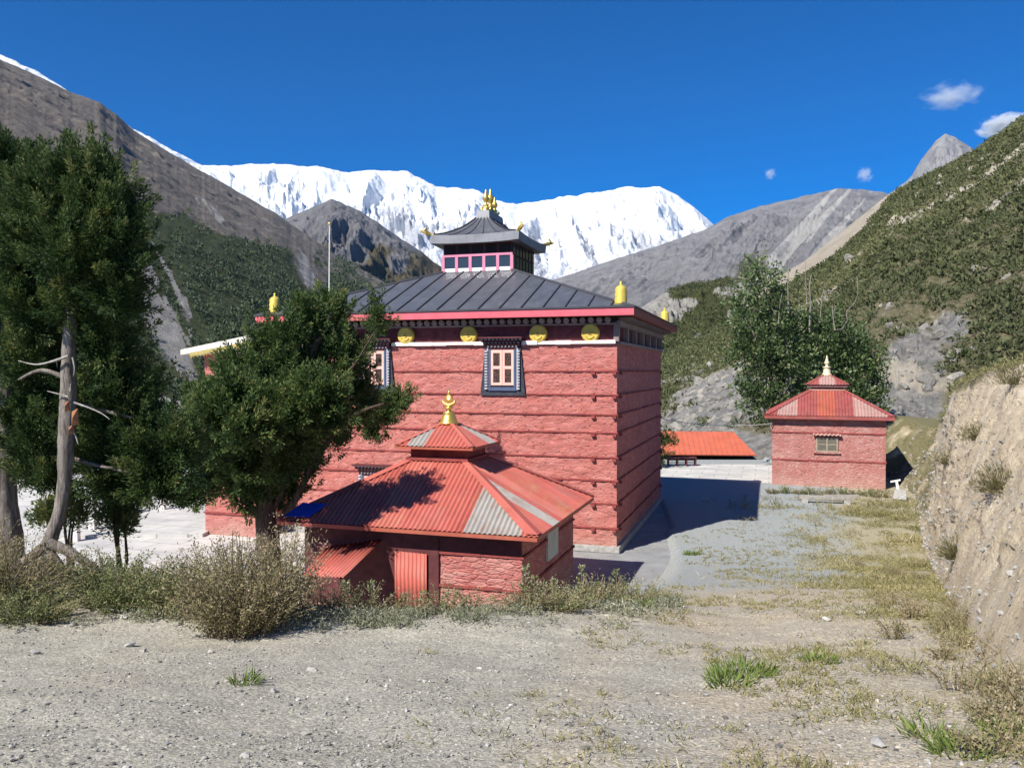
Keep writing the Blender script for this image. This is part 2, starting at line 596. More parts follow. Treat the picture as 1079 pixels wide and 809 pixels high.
def drop(x, y):
    return float(gh(np.array([x]), np.array([y]))[0])


nx, ny = 330, 430
gx = np.linspace(-18, 22, nx)
gy = np.concatenate([np.linspace(-4, 2, 40), np.linspace(2.02, 12, 190), np.linspace(12.1, 48, 200)])
ny = len(gy)
GX, GY = np.meshgrid(gx, gy)
GZ = gh(GX, GY)
d_, yb_ = crest_dist(GX, GY)
pxg = 540 + F_PX * GX / np.maximum(GY, .5)
n1 = fbm(GX * .5, GY * .5, seed=21)
n2 = fbm(GX * 1.7, GY * 1.7, seed=22)
verge_line = 1.35 + .36 * GY                         # where the weeds of the right verge begin
w_verge = ss(-.9, .9, GX - verge_line + .9 * n1 + .6 * n2) * ss(.5, 2.0, GY)
w_verge = np.maximum(w_verge, .55 * ss(.05, .4, n2 + .3 * n1) * ss(.6, 1.6, GX - .35 * GY + .6) * ss(30, 26, GY))
w_soil = (.45 + .55 * ss(-.3, .25, n1 + .5 * n2)) * ss(.5, 1.5, GX + .5 * n2 - .10 * (GY - 3)) * ss(20, 13, GY + 2 * n1)
w_soil = np.maximum(w_soil, .55 * np.exp(-((np.abs(GX - (.35 + .17 * GY)) - .72) / .22) ** 2) * ss(22, 14, GY) * (.6 + .8 * n2))
w_soil = np.maximum(w_soil, .35 * ss(.1, .5, n1) * ss(-1, -3, GX))
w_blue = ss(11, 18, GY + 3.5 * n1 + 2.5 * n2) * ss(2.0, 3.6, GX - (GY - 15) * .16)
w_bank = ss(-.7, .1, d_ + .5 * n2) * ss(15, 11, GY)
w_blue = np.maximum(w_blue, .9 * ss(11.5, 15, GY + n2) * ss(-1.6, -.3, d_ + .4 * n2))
w_soil = w_soil * (1 - ss(11.5, 15, GY + n2) * ss(-1.6, -.3, d_ + .4 * n2))
ground_m = NT('ground_gravel')
g = ground_m
f1 = g.noise(1.3, detail=8, rough=.65)
f2 = g.noise(34, detail=6, rough=.75)
v1 = g.vor(40, None, 'F1', 'Color')
sp = g.node('ShaderNodeSeparateColor')
g.t.links.new(v1, sp.inputs[0])
v2 = g.vor(95, None, 'F1', 'Color')
sp2 = g.node('ShaderNodeSeparateColor')
g.t.links.new(v2, sp2.inputs[0])
base = g.mix(g.ramp(f1, [(.3, 0), (.7, 1)]), (.325, .302, .245), (.415, .388, .318))
base = g.mix(g.ramp(g.attr('soil'), [(0, 0), (1, .85)]), base, (.45, .37, .265))
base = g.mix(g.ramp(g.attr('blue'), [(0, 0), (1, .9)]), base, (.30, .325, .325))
base = g.mix(g.math('MULTIPLY', g.attr('verge'), .8), base, (.36, .31, .19))
base = g.mix(g.math('MULTIPLY', g.attr('bank'), .7), base, (.34, .305, .23))
pebble = g.ramp(sp.outputs[0], [(.0, (.72, .72, .72)), (.5, (1, 1, 1)), (.93, (1.08, 1.08, 1.08)), (1, (1.4, 1.4, 1.38))])
base = g.mix(.8, base, pebble, 'MULTIPLY')
base = g.mix(.7, base, g.ramp(sp2.outputs[1], [(0, (.6, .6, .6)), (.6, (1.05, 1.05, 1.05)), (1, (1.5, 1.48, 1.42))]), 'MULTIPLY')
hh = g.math('ADD', g.math('MULTIPLY', g.vor(40), -.6), g.math('MULTIPLY', f2, .8))
hh = g.math('ADD', hh, g.math('MULTIPLY', g.vor(95), -.3))
M['ground'] = g.done(base, .95, 0, g.bump(hh, .6, .012), .15)
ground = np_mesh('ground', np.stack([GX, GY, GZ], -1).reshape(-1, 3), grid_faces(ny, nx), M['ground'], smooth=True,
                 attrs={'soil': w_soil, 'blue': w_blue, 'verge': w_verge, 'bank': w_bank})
tag(ground, kind='structure')

# paving of the court and the alley
pv = NT('court_paving')
br = pv.node('ShaderNodeTexBrick')
br.inputs['Scale'].default_value = 1.0
br.inputs['Brick Width'].default_value = 1.3
br.inputs['Row Height'].default_value = .95
br.inputs['Mortar Size'].default_value = .02
br.inputs['Mortar Smooth'].default_value = .3
for nm, c in (('Color1', (.60, .58, .53)), ('Color2', (.53, .515, .48)), ('Mortar', (.30, .29, .26))):
    br.inputs[nm].default_value = (*c, 1)
pv.t.links.new(pv.coord((1, 1, 1), rot=(0, 0, -RZ)), br.inputs['Vector'])
pn = pv.noise(.7, detail=8, rough=.65)
pc = pv.mix(pv.ramp(pn, [(.42, 0), (.7, .7)]), br.outputs['Color'], (.30, .30, .295))
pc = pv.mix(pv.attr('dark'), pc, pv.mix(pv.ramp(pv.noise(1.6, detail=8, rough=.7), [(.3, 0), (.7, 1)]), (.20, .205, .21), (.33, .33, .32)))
M['paving'] = pv.done(pc, .9, 0, pv.bump(pv.noise(30, detail=6), .3, .01), .2)
qx, qy = np.meshgrid(np.linspace(-30, 15.5, 120), np.linspace(13, 45, 100))
qz = np.full(qx.shape, -5.2) + .012 * fbm(qx * .4, qy * .4, seed=31)
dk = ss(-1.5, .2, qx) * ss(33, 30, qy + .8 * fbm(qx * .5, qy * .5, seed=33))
sk = np.stack([qx, qy, qz], -1).reshape(-1, 3)
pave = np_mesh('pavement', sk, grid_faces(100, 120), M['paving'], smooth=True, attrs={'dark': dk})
tag(pave, kind='structure')
kb = MB()
kb.box(-30, 15.5, 45.0, 45.3, -7.5, -5.21)
tag(kb.build('kerb', M['stone']), kind='structure')
st = MB()
L0 = Vector((-18, 24.6, 0)); L1 = Vector((-9.7, 25.2, 0))
st.hexa([(L0.x, L0.y, -5.21), (L1.x, L1.y, -5.21), (L1.x, L1.y + 30, -5.21), (L0.x, L0.y + 30, -5.21)] +
        [(L0.x, L0.y, -5.09), (L1.x, L1.y, -5.09), (L1.x, L1.y + 20, -5.09), (L0.x, L0.y + 20, -5.09)])
tag(st.build('paved_terrace', M['paving']), kind='structure')


# ------------------------------------------------------------------ mountains and hills
def interp(pts, x):
    p = np.array(pts, float)
    return np.interp(x, p[:, 0], p[:, 1])


def relief(name, crest, Dc, Df, zf, p0, p1, nc, nr, shape=1.0, amp=.1, fx=1.0, seed=0, mat=None, jag=.3, attrs_fn=None, back=.35, gully=.6, spec_amp=None, flute=0.0, ff=.10, skew=0.0):
    """a mountain side: columns run by bearing from foot (distance Df, height zf) to crest (distance Dc)"""
    px = np.linspace(p0, p1, nc)
    cy = interp(crest, px)
    cy = cy + jag * fbm(px * .11, 0 * px, seed=seed + 9, o=4) * 2
    dc = interp(Dc, px) if hasattr(Dc, '__len__') else np.full(nc, float(Dc))
    df = interp(Df, px) if hasattr(Df, '__len__') else np.full(nc, float(Df))
    z0 = interp(zf, px) if hasattr(zf, '__len__') else np.full(nc, float(zf))
    zc = (HORIZON - cy) / F_PX * dc
    t = np.concatenate([np.linspace(0, 1, nr), [1 + back * .3, 1 + back]])[:, None]
    tt = np.minimum(t, 1)
    y = df + (dc - df) * t
    x = (px - 540) / F_PX * y
    z = z0 + (zc - z0) * tt ** shape
    s = (dc * .1).mean() / fx
    H = np.abs(zc - z0)
    warp = .5 * fbm(x / s * .8, y / s * .8, seed=seed + 4, o=3)
    rg = fbm(x / s + warp, y / s * gully + warp, seed=seed, o=6, gain=.52, ridged=True)
    det = fbm(x / s * 6, y / s * 6, seed=seed + 2, o=4)
    env = (np.clip(tt, 0, 1) ** .6) * np.clip((1 - tt) * 2.6, 0, 1) ** .8
    a = amp if spec_amp is None else amp * spec_amp(px[None, :] + 0 * y, HORIZON - F_PX * z / y)
    z = z + H * a * env * (rg - .5) + H * a * .16 * det * env
    if flute:
        fl = fbm(px[None, :] * ff + skew * tt + .6 * warp, tt * 1.6, seed=seed + 6, o=4, ridged=True)
        z = z + H * flute * env * (fl - .4)
    z = np.where(t > 1, zc - (t - 1) * (dc - df) * .9, z)
    PX = px[None, :] + 0 * y
    PY = HORIZON - F_PX * z / y
    at_ = attrs_fn(PX, PY, x, y, z) if attrs_fn else {}
    o = np_mesh(name, np.stack([x, y, z], -1).reshape(-1, 3), grid_faces(len(t), nc), mat, smooth=True, attrs=at_)
    tag(o, kind='structure')
    return o, PX, PY, np.stack([x, y, z], -1)


def m_rock(name, c1, c2, unitm, layers=(), bd=.06):
    """layers: (attribute, colour a, colour b, noise cycles)"""
    n = NT(name)
    co = n.coord((1 / unitm, 1 / unitm, 1 / unitm))
    f = n.noise(3, co, detail=10, rough=.68, dist=.4)
    col = n.ramp(f, [(.3, c1), (.7, c2)])
    for an, a, b, sc in layers:
        nf = n.noise(sc, co, detail=8, rough=.7)
        c = n.ramp(nf, [(.35, a), (.65, b)])
        w = n.ramp(n.math('ADD', n.attr(an), n.math('MULTIPLY', n.math('SUBTRACT', nf, .5), .7)), [(.4, 0), (.6, 1)])
        col = n.mix(w, col, c)
    return n.done(col, .95, 0, n.bump(n.math('ADD', n.noise(14, co, detail=10, rough=.78), n.math('MULTIPLY', n.vor(5, co, 'DISTANCE_TO_EDGE'), .6)), 1.0, unitm * bd), .1)


# far snow range
M['snow'] = NT('snow_and_rock')
n_ = M['snow']
co_ = n_.coord((1 / 900, 1 / 900, 1 / 900))
rk = n_.math('ADD', n_.attr('rock'), n_.math('MULTIPLY', n_.math('SUBTRACT', n_.noise(9, n_.coord((1 / 420, 1 / 900, 1 / 1300)), detail=10, rough=.78), .5), 1.3))
M['snow'] = n_.done(n_.mix(n_.ramp(rk, [(.40, 0), (.62, 1)]), (.84, .86, .88), (.42, .43, .46)), .75, 0, n_.bump(n_.noise(7, co_, detail=9, rough=.7), .8, 60), .2)
snow_crest = [(-400, -110), (-100, 14), (0, 58), (40, 76), (72, 95), (110, 121), (150, 140), (185, 160), (200, 168), (215, 175), (250, 175), (280, 173), (300, 175), (335, 176), (370, 183),
              (392, 179), (405, 181), (430, 181), (445, 190), (462, 197), (500, 200), (522, 212), (545, 216), (590, 209), (625, 204), (660, 198), (695, 198), (715, 207), (735, 222), (752, 238), (800, 275), (900, 330)]


def snow_attr(PX, PY, x, y, z):
    r = .12 + .30 * ss(215, 260, PY) + .20 * ss(.1, .6, fbm(PX * .035 - PY * .02, PY * .012 + PX * .008, seed=5, ridged=True)) * ss(195, 225, PY)
    r = r + .10 * ss(470, 400, PX) * ss(200, 225, PY)
    r = r + .22 * np.exp(-((PX - 425) ** 2 / 900 + (PY - 225) ** 2 / 300))
    return {'rock': r}


relief('snow_mountain', snow_crest, 9000, 5600, 250, -90, 900, 1100, 170, .85, .26, 2.6, 41, M['snow'], .7, snow_attr, gully=.5, flute=.04, ff=.07, skew=2.0)

M['grey_scree'] = m_rock('grey_scree', (.16, .157, .163), (.31, .30, .295), 200, [('pale', (.36, .35, .33), (.44, .42, .39), 3), ('veg', (.06, .07, .04), (.11, .105, .06), 5)])
relief('grey_ridge', [(500, 330), (560, 303), (590, 293), (640, 276), (700, 257), (742, 243), (765, 230), (800, 218), (840, 209), (880, 200), (905, 200), (930, 203), (960, 215), (1050, 240)],
       4200, 1500, 60, 480, 1060, 800, 200, .9, .10, 1.8, 51, M['grey_scree'], .5,
       lambda PX, PY, x, y, z: {'pale': .75 * ss(.25, .7, fbm((PX + PY * .9) * .045, PY * .006, seed=3, ridged=True)) * ss(760, 830, PX) + .1,
                                'veg': .8 * ss(.0, .3, vnoise((PX + .8 * PY) * .02, PY * .01, seed=6)) * ss(255, 285, PY) * ss(740, 800, PX) + 0 * x}, gully=.4, flute=.05, ff=.05, skew=-5.0)
M['grey_peak'] = m_rock('pale_grey_rock', (.24, .235, .24), (.38, .37, .36), 300)
relief('pointed_peak', [(880, 260), (925, 216), (958, 188), (970, 168), (984, 150), (995, 142), (1003, 145), (1012, 151), (1030, 162), (1070, 200), (1120, 240)],
       5200, 3300, 300, 880, 1120, 300, 140, 1.0, .25, 3, 61, M['grey_peak'], .8)
M['cone'] = m_rock('dark_slate_rock', (.12, .118, .125), (.21, .205, .205), 200, [('veg', (.06, .055, .035), (.12, .10, .06), 4)])
relief('dark_cone_peak', [(240, 290), (290, 238), (312, 226), (330, 219), (350, 210), (362, 214), (380, 223), (400, 236), (420, 250), (445, 266), (465, 282), (500, 312), (560, 350)],
       3900, 2300, 40, 240, 560, 420, 170, .95, .20, 3.2, 71, M['cone'], .7,
       lambda PX, PY, x, y, z: {'veg': .9 * ss(250, 300, PY + 20 * vnoise(PX * .05, PY * .05, seed=2))})
M['left_rock'] = m_rock('brown_mountain_soil', (.165, .145, .125), (.25, .22, .19), 140,
                        [('veg', (.05, .068, .036), (.095, .105, .05), 6), ('cliff', (.24, .23, .22), (.42, .40, .37), 8), ('bed', (.50, .50, .47), (.62, .61, .58), 3)])


def left_attr(PX, PY, x, y, z):
    n = fbm(PX * .03, PY * .03, seed=81)
    line = interp([(-300, 190), (0, 215), (150, 232), (200, 226), (240, 243), (300, 266), (400, 305), (540, 360)], PX)
    veg = ss(-14, 26, PY - line + 34 * n)
    cl = ss(.05, .45, fbm((PX - .55 * PY) * .075, PY * .012, seed=82, ridged=True) + .25 * n)
    reg = np.exp(-((PX - (152 + (PY - 300) * .22)) / 34) ** 2) * ss(235, 275, PY) * ss(440, 405, PY)
    reg = reg + .9 * np.exp(-((PX - (182 + (PY - 290) * .30)) / 5) ** 2) * ss(272, 285, PY) * ss(345, 330, PY)
    reg = reg + .8 * np.exp(-((PX - (197 + (PY - 310) * .10)) / 3) ** 2) * ss(298, 305, PY) * ss(370, 355, PY)
    reg = reg + .8 * np.exp(-((PX - (322 + (PY - 280) * .35)) / 7) ** 2) * ss(258, 268, PY) * ss(318, 300, PY)
    reg = reg + .7 * np.exp(-((PX - (222 + (PY - 222) * 1.0)) / 9) ** 2) * ss(205, 212, PY) * ss(244, 232, PY)
    cliff = np.clip(reg * (.35 + cl), 0, 1)
    bed = ss(.0, .3, 1 - ((PX - (172 + (PY - 428) * 1.5)) / 26) ** 2) * ss(414, 419, PY) * ss(444, 438, PY)
    return {'veg': np.clip(veg - cliff, 0, 1), 'cliff': cliff, 'bed': bed}


_, lPX, lPY, lP = relief('left_mountain', [(-400, -170), (-100, 18), (0, 63), (40, 81), (75, 98), (108, 110), (125, 122), (145, 140), (190, 167), (235, 193), (290, 224), (350, 266), (415, 303), (470, 338), (540, 385), (620, 420)],
       [(-400, 1500), (0, 1900), (290, 2600), (540, 3000), (620, 3000)], [(-400, 300), (0, 350), (150, 385), (300, 430), (540, 700), (620, 760)], [(-400, -18), (0, -18), (300, -28), (620, -40)],
       -400, 620, 900, 330, .86, .026, 2.6, 83, M['left_rock'], .5, left_attr, gully=.6, flute=0.0)

# valley floor far out and below
M['valley'] = m_rock('valley_floor', (.10, .11, .06), (.22, .20, .14), 30)
vp = NT('x')
R = np.array([44, 60, 90, 150, 260, 450, 900, 2500, 7000, 14000], float)
A = np.linspace(0, 2 * math.pi, 97)
vz = np.interp(R, [44, 60, 150, 300, 14000], [-5.5, -7.5, -16, -26, -40])
bpy.data.materials.remove(vp.mat)
VX = R[:, None] * np.sin(A)
VY = R[:, None] * np.cos(A)
VZ = vz[:, None] + 0 * VX + .5 * fbm(VX * .05, VY * .05, seed=7)
tag(np_mesh('valley_floor', np.stack([VX, VY, VZ], -1).reshape(-1, 3), grid_faces(len(R), 97), M['valley'], smooth=True), kind='structure')
# skirt closing the gap between the built ground and the valley
sk_in = MB()
sk_in.add([(-60, -46, -6.2), (60, -46, -6.2), (60, 60, -6.2), (-60, 60, -6.2)], [(0, 1, 2, 3)])
tag(sk_in.build('lower_ground', M['valley']), kind='structure')

# right-hand hillside, scree and low spur
M['scree'] = m_rock('tan_scree', (.36, .31, .24), (.52, .46, .37), 40)
relief('scree_slope', [(740, 372), (775, 330), (800, 307), (822, 290), (845, 277), (870, 258), (895, 238), (915, 222), (938, 203), (955, 195), (975, 190), (1010, 190)],
       [(740, 430), (1010, 520)], [(740, 230), (1010, 300)], [(740, -14), (1010, 20)], 740, 1010, 300, 120, 1.0, .07, 4, 91, M['scree'], .5)
M['spur'] = m_rock('spur_rock', (.22, .21, .19), (.36, .345, .31), 25, [('veg', (.035, .045, .02), (.08, .085, .035), 8)])
_, sPX, sPY, sP = relief('rocky_spur', [(560, 400), (620, 362), (650, 340), (672, 326), (700, 309), (722, 300), (745, 297), (768, 292), (790, 300), (830, 322), (870, 350)],
       [(560, 520), (870, 560)], [(560, 270), (870, 280)], -12, 560, 870, 420, 170, .8, .22, 5, 95, M['spur'], .8,
       lambda PX, PY, x, y, z: {'veg': .95 * ss(-.12, .22, fbm(PX * .025 + PY * .01, PY * .04, seed=13) - .25 * ss(320, 300, PY) + .25 * ss(345, 375, PY)
                                                + .45 * np.exp(-((PX - 740) / 35) ** 2 - ((PY - 303) / 12) ** 2))})
M['hill'] = m_rock('hillside_soil', (.19, .165, .10), (.32, .285, .19), 9, [('grass', (.10, .095, .05), (.27, .235, .145), 22), ('rock', (.15, .145, .14), (.40, .385, .35), 9), ('pale', (.42, .37, .29), (.55, .49, .40), 4)])


def hill_attr(PX, PY, x, y, z):
    n = fbm(x * .022, y * .022, z * .03, seed=101)
    n2 = fbm(x * .075, y * .075, z * .10, seed=102, o=5)
    rock = np.zeros_like(PX)
    for cx, cy, rx, ry, s in ((770, 420, 62, 34, 1.0), (715, 462, 40, 40, .9), (765, 470, 60, 26, .9), (965, 385, 34, 46, 1.0), (960, 432, 40, 40, 1.0), (1000, 345, 26, 26, .8), (905, 440, 60, 34, .7), (1045, 290, 22, 18, .6), (925, 330, 22, 16, .5), (850, 470, 80, 25, .8)):
        rock = np.maximum(rock, s * np.exp(-((PX - cx) / rx) ** 2 - ((PY - cy) / ry) ** 2))
    rock = rock * (1.05 + 1.3 * n2)
    pale = .9 * ss(.20, .42, n2 + .35 * n)
    pale = np.maximum(pale, .9 * np.exp(-((PY - (345 - (PX - 757) * .52)) / 3.2) ** 2) * ss(728, 738, PX) * ss(792, 780, PX))
    return {'rock': np.clip(rock, 0, 1), 'pale': np.clip(pale, 0, 1), 'grass': ss(-.25, .25, n + .2) * (1 - np.clip(rock, 0, 1))}


def rocky_amp(PX, PY):
    return 1 + 1.6 * (np.exp(-((PX - 760) / 80) ** 2 - ((PY - 445) / 50) ** 2) + np.exp(-((PX - 965) / 55) ** 2 - ((PY - 405) / 60) ** 2))


_, hPX, hPY, hP = relief('hillside', [(520, 470), (600, 432), (660, 401), (700, 377), (735, 358), (780, 333), (840, 297), (880, 273), (910, 245), (945, 204), (1000, 176), (1030, 160), (1079, 126), (1200, 45), (1500, -140)],
       [(520, 200), (700, 230), (840, 270), (945, 290), (1079, 230), (1500, 130)], [(520, 70), (600, 66), (700, 58), (780, 52), (850, 47), (905, 45), (940, 44), (985, 46), (1079, 50), (1500, 50)],
       [(520, -9), (700, -7.6), (780, -6.0), (850, -5.6), (905, -5.4), (940, -5.2), (985, -5), (1030, -3.5), (1079, -1.5), (1500, 0)],
       520, 1500, 900, 330, .80, .045, 6.0, 103, M['hill'], .5, hill_attr, gully=.8, spec_amp=rocky_amp, flute=.012, ff=.05, skew=4.0)

# the cut earth bank along the right of the track
base_l = [(.9, -6, -1.0), (1.3, -1, -1.15), (1.7, 1.8, -1.3), (2.3, 3.4, -1.62), (3.2, 5.4, -2.0), (4.9, 8.9, -2.75), (7.5, 14, -3.7), (10.6, 20.4, -4.75), (13.2, 26.0, -5.1), (16.6, 33.2, -5.2), (17.75, 37.5, -5.25), (19.2, 46, -5.6)]
top_l = [(6.5, -6, 1.6), (6.2, -1, 1.4), (6.2, 3, 1.0), (6.9, 6.6, .70), (7.8, 10.4, .38), (9.0, 14.0, .16), (10.9, 19.6, -.22), (13.4, 25.3, -1.8), (15.8, 29.3, -2.7), (19.2, 34.6, -2.9), (20.0, 38.2, -2.7), (22, 47, -2.5)]
N = 420
tb = np.linspace(0, 1, len(base_l))
ti = np.linspace(0, 1, N)
Bs = np.stack([np.interp(ti, tb, np.array(base_l)[:, k]) for k in range(3)], -1)
Ts = np.stack([np.interp(ti, tb, np.array(top_l)[:, k]) for k in range(3)], -1)
for arr in (Bs, Ts):
    for k in range(3):
        pad = np.pad(arr[:, k], 9, mode='edge')
        arr[:, k] = np.convolve(pad, np.ones(19) / 19, 'valid')
tv = np.concatenate([[-.12], np.linspace(0, 1, 90), [1.06, 1.5, 2.2]])[:, None, None]
BK = Bs + (Ts - Bs) * np.minimum(tv, 1)
prof = np.clip(tv[..., 0], 0, 1)
BK[..., 2] += .32 * np.sin(prof * math.pi) * (.4 + vnoise(BK[..., 1] * .35, 0, seed=3))
lip = tv[..., 0] > 1
BK[..., 0] += np.where(lip, (tv[..., 0] - 1) * 3.0, 0)
BK[..., 2] += np.where(lip, (tv[..., 0] - 1) * -.25, 0)
BK[0, :, 2] -= .4
al = np.hypot(BK[..., 0], BK[..., 1])
er = fbm(al * 1.1, prof * .8, seed=111, ridged=True, o=5)
sm = fbm(BK[..., 0] * 2.2, BK[..., 1] * 2.2, BK[..., 2] * 2.2, seed=113, o=5)
env = np.clip(prof * 5, 0, 1)
push = (.10 * (er - .3) + .15 * sm + .05 * fbm(BK[..., 0] * 7, BK[..., 1] * 7, BK[..., 2] * 7, seed=118, ridged=True)) * env
BK[..., 0] -= push * .8
BK[..., 1] += push * .3
BK[..., 2] += .10 * fbm(al * .9, prof * 2, seed=115) * env
eb = NT('cut_earth')
ef = eb.noise(1.2, eb.coord((1, 1, 1)), detail=10, rough=.7)
e2 = eb.noise(16, detail=8, rough=.75)
ec = eb.ramp(ef, [(.3, (.54, .43, .285)), (.55, (.67, .56, .40)), (.75, (.74, .645, .49))])
ec = eb.mix(eb.ramp(e2, [(.25, .55), (.5, 0.0)]), ec, (.24, .20, .15))
ec = eb.mix(eb.math('MULTIPLY', eb.attr('greyish'), .8), ec, eb.ramp(e2, [(.3, (.42, .40, .36)), (.7, (.60, .58, .52))]))
ec = eb.mix(eb.math('MULTIPLY', eb.attr('turf'), 1.0), ec, eb.ramp(e2, [(.3, (.12, .11, .05)), (.7, (.26, .23, .13))]))
pb = eb.vor(9, eb.coord((1, 1, 1.3)))
e3 = eb.noise(5, detail=10, rough=.8)
ec = eb.mix(eb.ramp(eb.vor(5.5, eb.coord((1, 1, 1.5))), [(.06, .8), (.13, 0.0)]), ec, (.13, .115, .09))
eh = eb.math('ADD', eb.math('ADD', e2, eb.math('MULTIPLY', e3, 1.6)), eb.math('MULTIPLY', eb.ramp(pb, [(.1, 1), (.35, 0)]), .35))
M['earth'] = eb.done(ec, .95, 0, eb.bump(eh, .9, .04), .1)
gr_ = .8 * ss(.3, .7, fbm(al * .35, prof * 1.2, seed=117)) * .9
turf = np.where(tv[..., 0] > 1, 1, ss(.93, 1.0, prof + .05 * vnoise(al * 3, 0, seed=4)))
turf = np.maximum(turf, ss(23, 30, BK[..., 1] + 4 * vnoise(BK[..., 1] * .5, prof * 4, seed=9)) * ss(-.9, .1, fbm(al * .9, prof * 5, seed=12)))
bank = np_mesh('earth_bank', BK.reshape(-1, 3), grid_faces(BK.shape[0], N), M['earth'], smooth=True, attrs={'greyish': gr_, 'turf': turf + 0 * al})
tag(bank, kind='structure')


# ------------------------------------------------------------------ building pieces
def stone_panel(mb_v, x0, x1, z0, z1, origin, ux, nrm, step=.06, amp=.03, seed=0, holes=()):
    """a rough stone wall face as a displaced grid; returns arrays"""
    nu = max(2, int((x1 - x0) / step))
    nv = max(2, int((z1 - z0) / step))
    U, W = np.meshgrid(np.linspace(x0, x1, nu), np.linspace(z0, z1, nv))
    h = .55 * fbm(U * 3.0, W * 6.0, seed=seed, o=2) + .6 * fbm(U * 7, W * 11, seed=seed + 5, o=3)
    h = h * np.clip(np.minimum(np.minimum(U - x0, x1 - U), np.minimum(W - z0, z1 - W)) / (step * 1.2), 0, 1)
    P = np.array(origin) + U[..., None] * np.array(ux) + W[..., None] * np.array((0, 0, 1.)) + (h * amp)[..., None] * np.array(nrm)
    F = grid_faces(nv, nu)
    keep = np.ones(len(F), bool)
    c = P.reshape(-1, 3)
    uc = U.reshape(-1)[F].mean(1)
    wc = W.reshape(-1)[F].mean(1)
    for hx0, hx1, hz0, hz1 in holes:
        keep &= ~((uc > hx0) & (uc < hx1) & (wc > hz0) & (wc < hz1))
    mb_v.append((c, F[keep]))


def join_panels(name, panels, mat, parent):
    V, F, b = [], [], 0
    for v, f in panels:
        V.append(v)
        F.append(f + b)
        b += len(v)
    return np_mesh(name, np.concatenate(V), np.concatenate(F), mat, parent, smooth=True)


def stone_box(name, hx, hy, z0, z1, mat, parent, seed=0, step=.06, amp=.03, front_holes=()):
    p = []
    stone_panel(p, -hx, hx, z0, z1, (0, -hy, 0), (1, 0, 0), (0, -1, 0), step, amp, seed, front_holes)
    stone_panel(p, -hy, hy, z0, z1, (hx, 0, 0), (0, 1, 0), (1, 0, 0), step, amp, seed + 11)
    stone_panel(p, -hx, hx, z0, z1, (0, hy, 0), (-1, 0, 0), (0, 1, 0), step * 3, amp, seed + 17)
    stone_panel(p, -hy, hy, z0, z1, (-hx, 0, 0), (0, -1, 0), (-1, 0, 0), step * 2, amp, seed + 23)
    return join_panels(name, p, mat, parent)


def ring(mb, hx, hy, z0, z1, out, inn=.02, mi=0):
    """a band round a rectangular wall, mitred"""
    a = [(-hx - out, -hy - out), (hx + out, -hy - out), (hx + out, hy + out), (-hx - out, hy + out)]
    b = [(-hx + inn, -hy + inn), (hx - inn, -hy + inn), (hx - inn, hy - inn), (-hx + inn, hy - inn)]
    v = [(*p, z0) for p in a] + [(*p, z1) for p in a] + [(*p, z0) for p in b] + [(*p, z1) for p in b]
    f = []
    for i in range(4):
        j = (i + 1) % 4
        f += [(i, j, 4 + j, 4 + i), (4 + i, 4 + j, 12 + j, 12 + i), (i, 8 + i, 8 + j, j), (8 + i, 12 + i, 12 + j, 8 + j)]
    mb.add(v, f, mi)


def rough_ring(name, hx, hy, z, th, out, mat, parent, seed=0, skip=()):
    """slab courses of uneven reach on all four sides; a new object wherever an opening breaks the run"""
    mb = MB()
    rr = random.Random(seed)
    for side in range(4):
        half, depth = (hx, hy) if side % 2 == 0 else (hy, hx)
        ca, sa = [(1, 0), (0, 1), (-1, 0), (0, -1)][side]
        u, end = -half - out, half + out - (out + .031)
        while u < end - .02:
            l = min(rr.uniform(.35, .9), end - u)
            cut = [(u0, u1) for s_, u0, u1 in skip if s_ == side and u + l > u0 and u < u1]
            if cut:
                u0, u1 = cut[0]
                if u < u0 - .02:
                    l = u0 - u
                else:
                    if mb.v:
                        mb.build(name, mat, parent)
                        mb = MB()
                    u = u1 + .001
                    continue
            o_ = out * rr.uniform(.75, 1.25)
            t0, t1 = z - th * rr.uniform(.4, .6), z + th * rr.uniform(.4, .6)
            p = [(u, -depth - o_), (u + l, -depth - o_), (u + l, -depth + .03), (u, -depth + .03)]
            q = [(x * ca - y * sa, x * sa + y * ca) for x, y in p]
            mb.hexa([(*a, t0) for a in q] + [(*a, t1) for a in q])
            u += l
    if mb.v:
        mb.build(name, mat, parent)


def hip_roof(bx, by, zb, tx, ty, zt, period, amp, matf, seg=6, thick=.02):
    """corrugated hip roof; matf(side, u) picks the sheet"""
    mb = MB()
    for side in range(4):
        B, T, bd, td = (bx, tx, by, ty) if side % 2 == 0 else (by, ty, bx, tx)
        ca, sa = [(1, 0), (0, 1), (-1, 0), (0, -1)][side]
        slope = math.atan2(zt - zb, bd - td)
        n = int(2 * B / period) * seg
        us = [-B + 2 * B * i / n for i in range(n + 1)]
        for c in (-T, T):
            if B > T > 0:
                us.append(c)
        us = sorted(set(us))
        rows = []
        for u in us:
            k = min(1.0, max(0.0, (B - abs(u)) / (B - T)))
            off = amp * math.sin(2 * math.pi * u / period)
            pts = []
            for kk in (0.0, k):
                d = bd + (td - bd) * kk
                z = zb + (zt - zb) * kk
                x, y = u, -d - off * math.sin(slope)
                pts.append((x * ca - y * sa, x * sa + y * ca, z + off * math.cos(slope)))
            rows.append(pts)
        for i in range(len(us) - 1):
            a, b = rows[i], rows[i + 1]
            mb.add([a[0], b[0], b[1], a[1]], [(0, 1, 2, 3)], matf(side, (us[i] + us[i + 1]) / 2))
    return mb


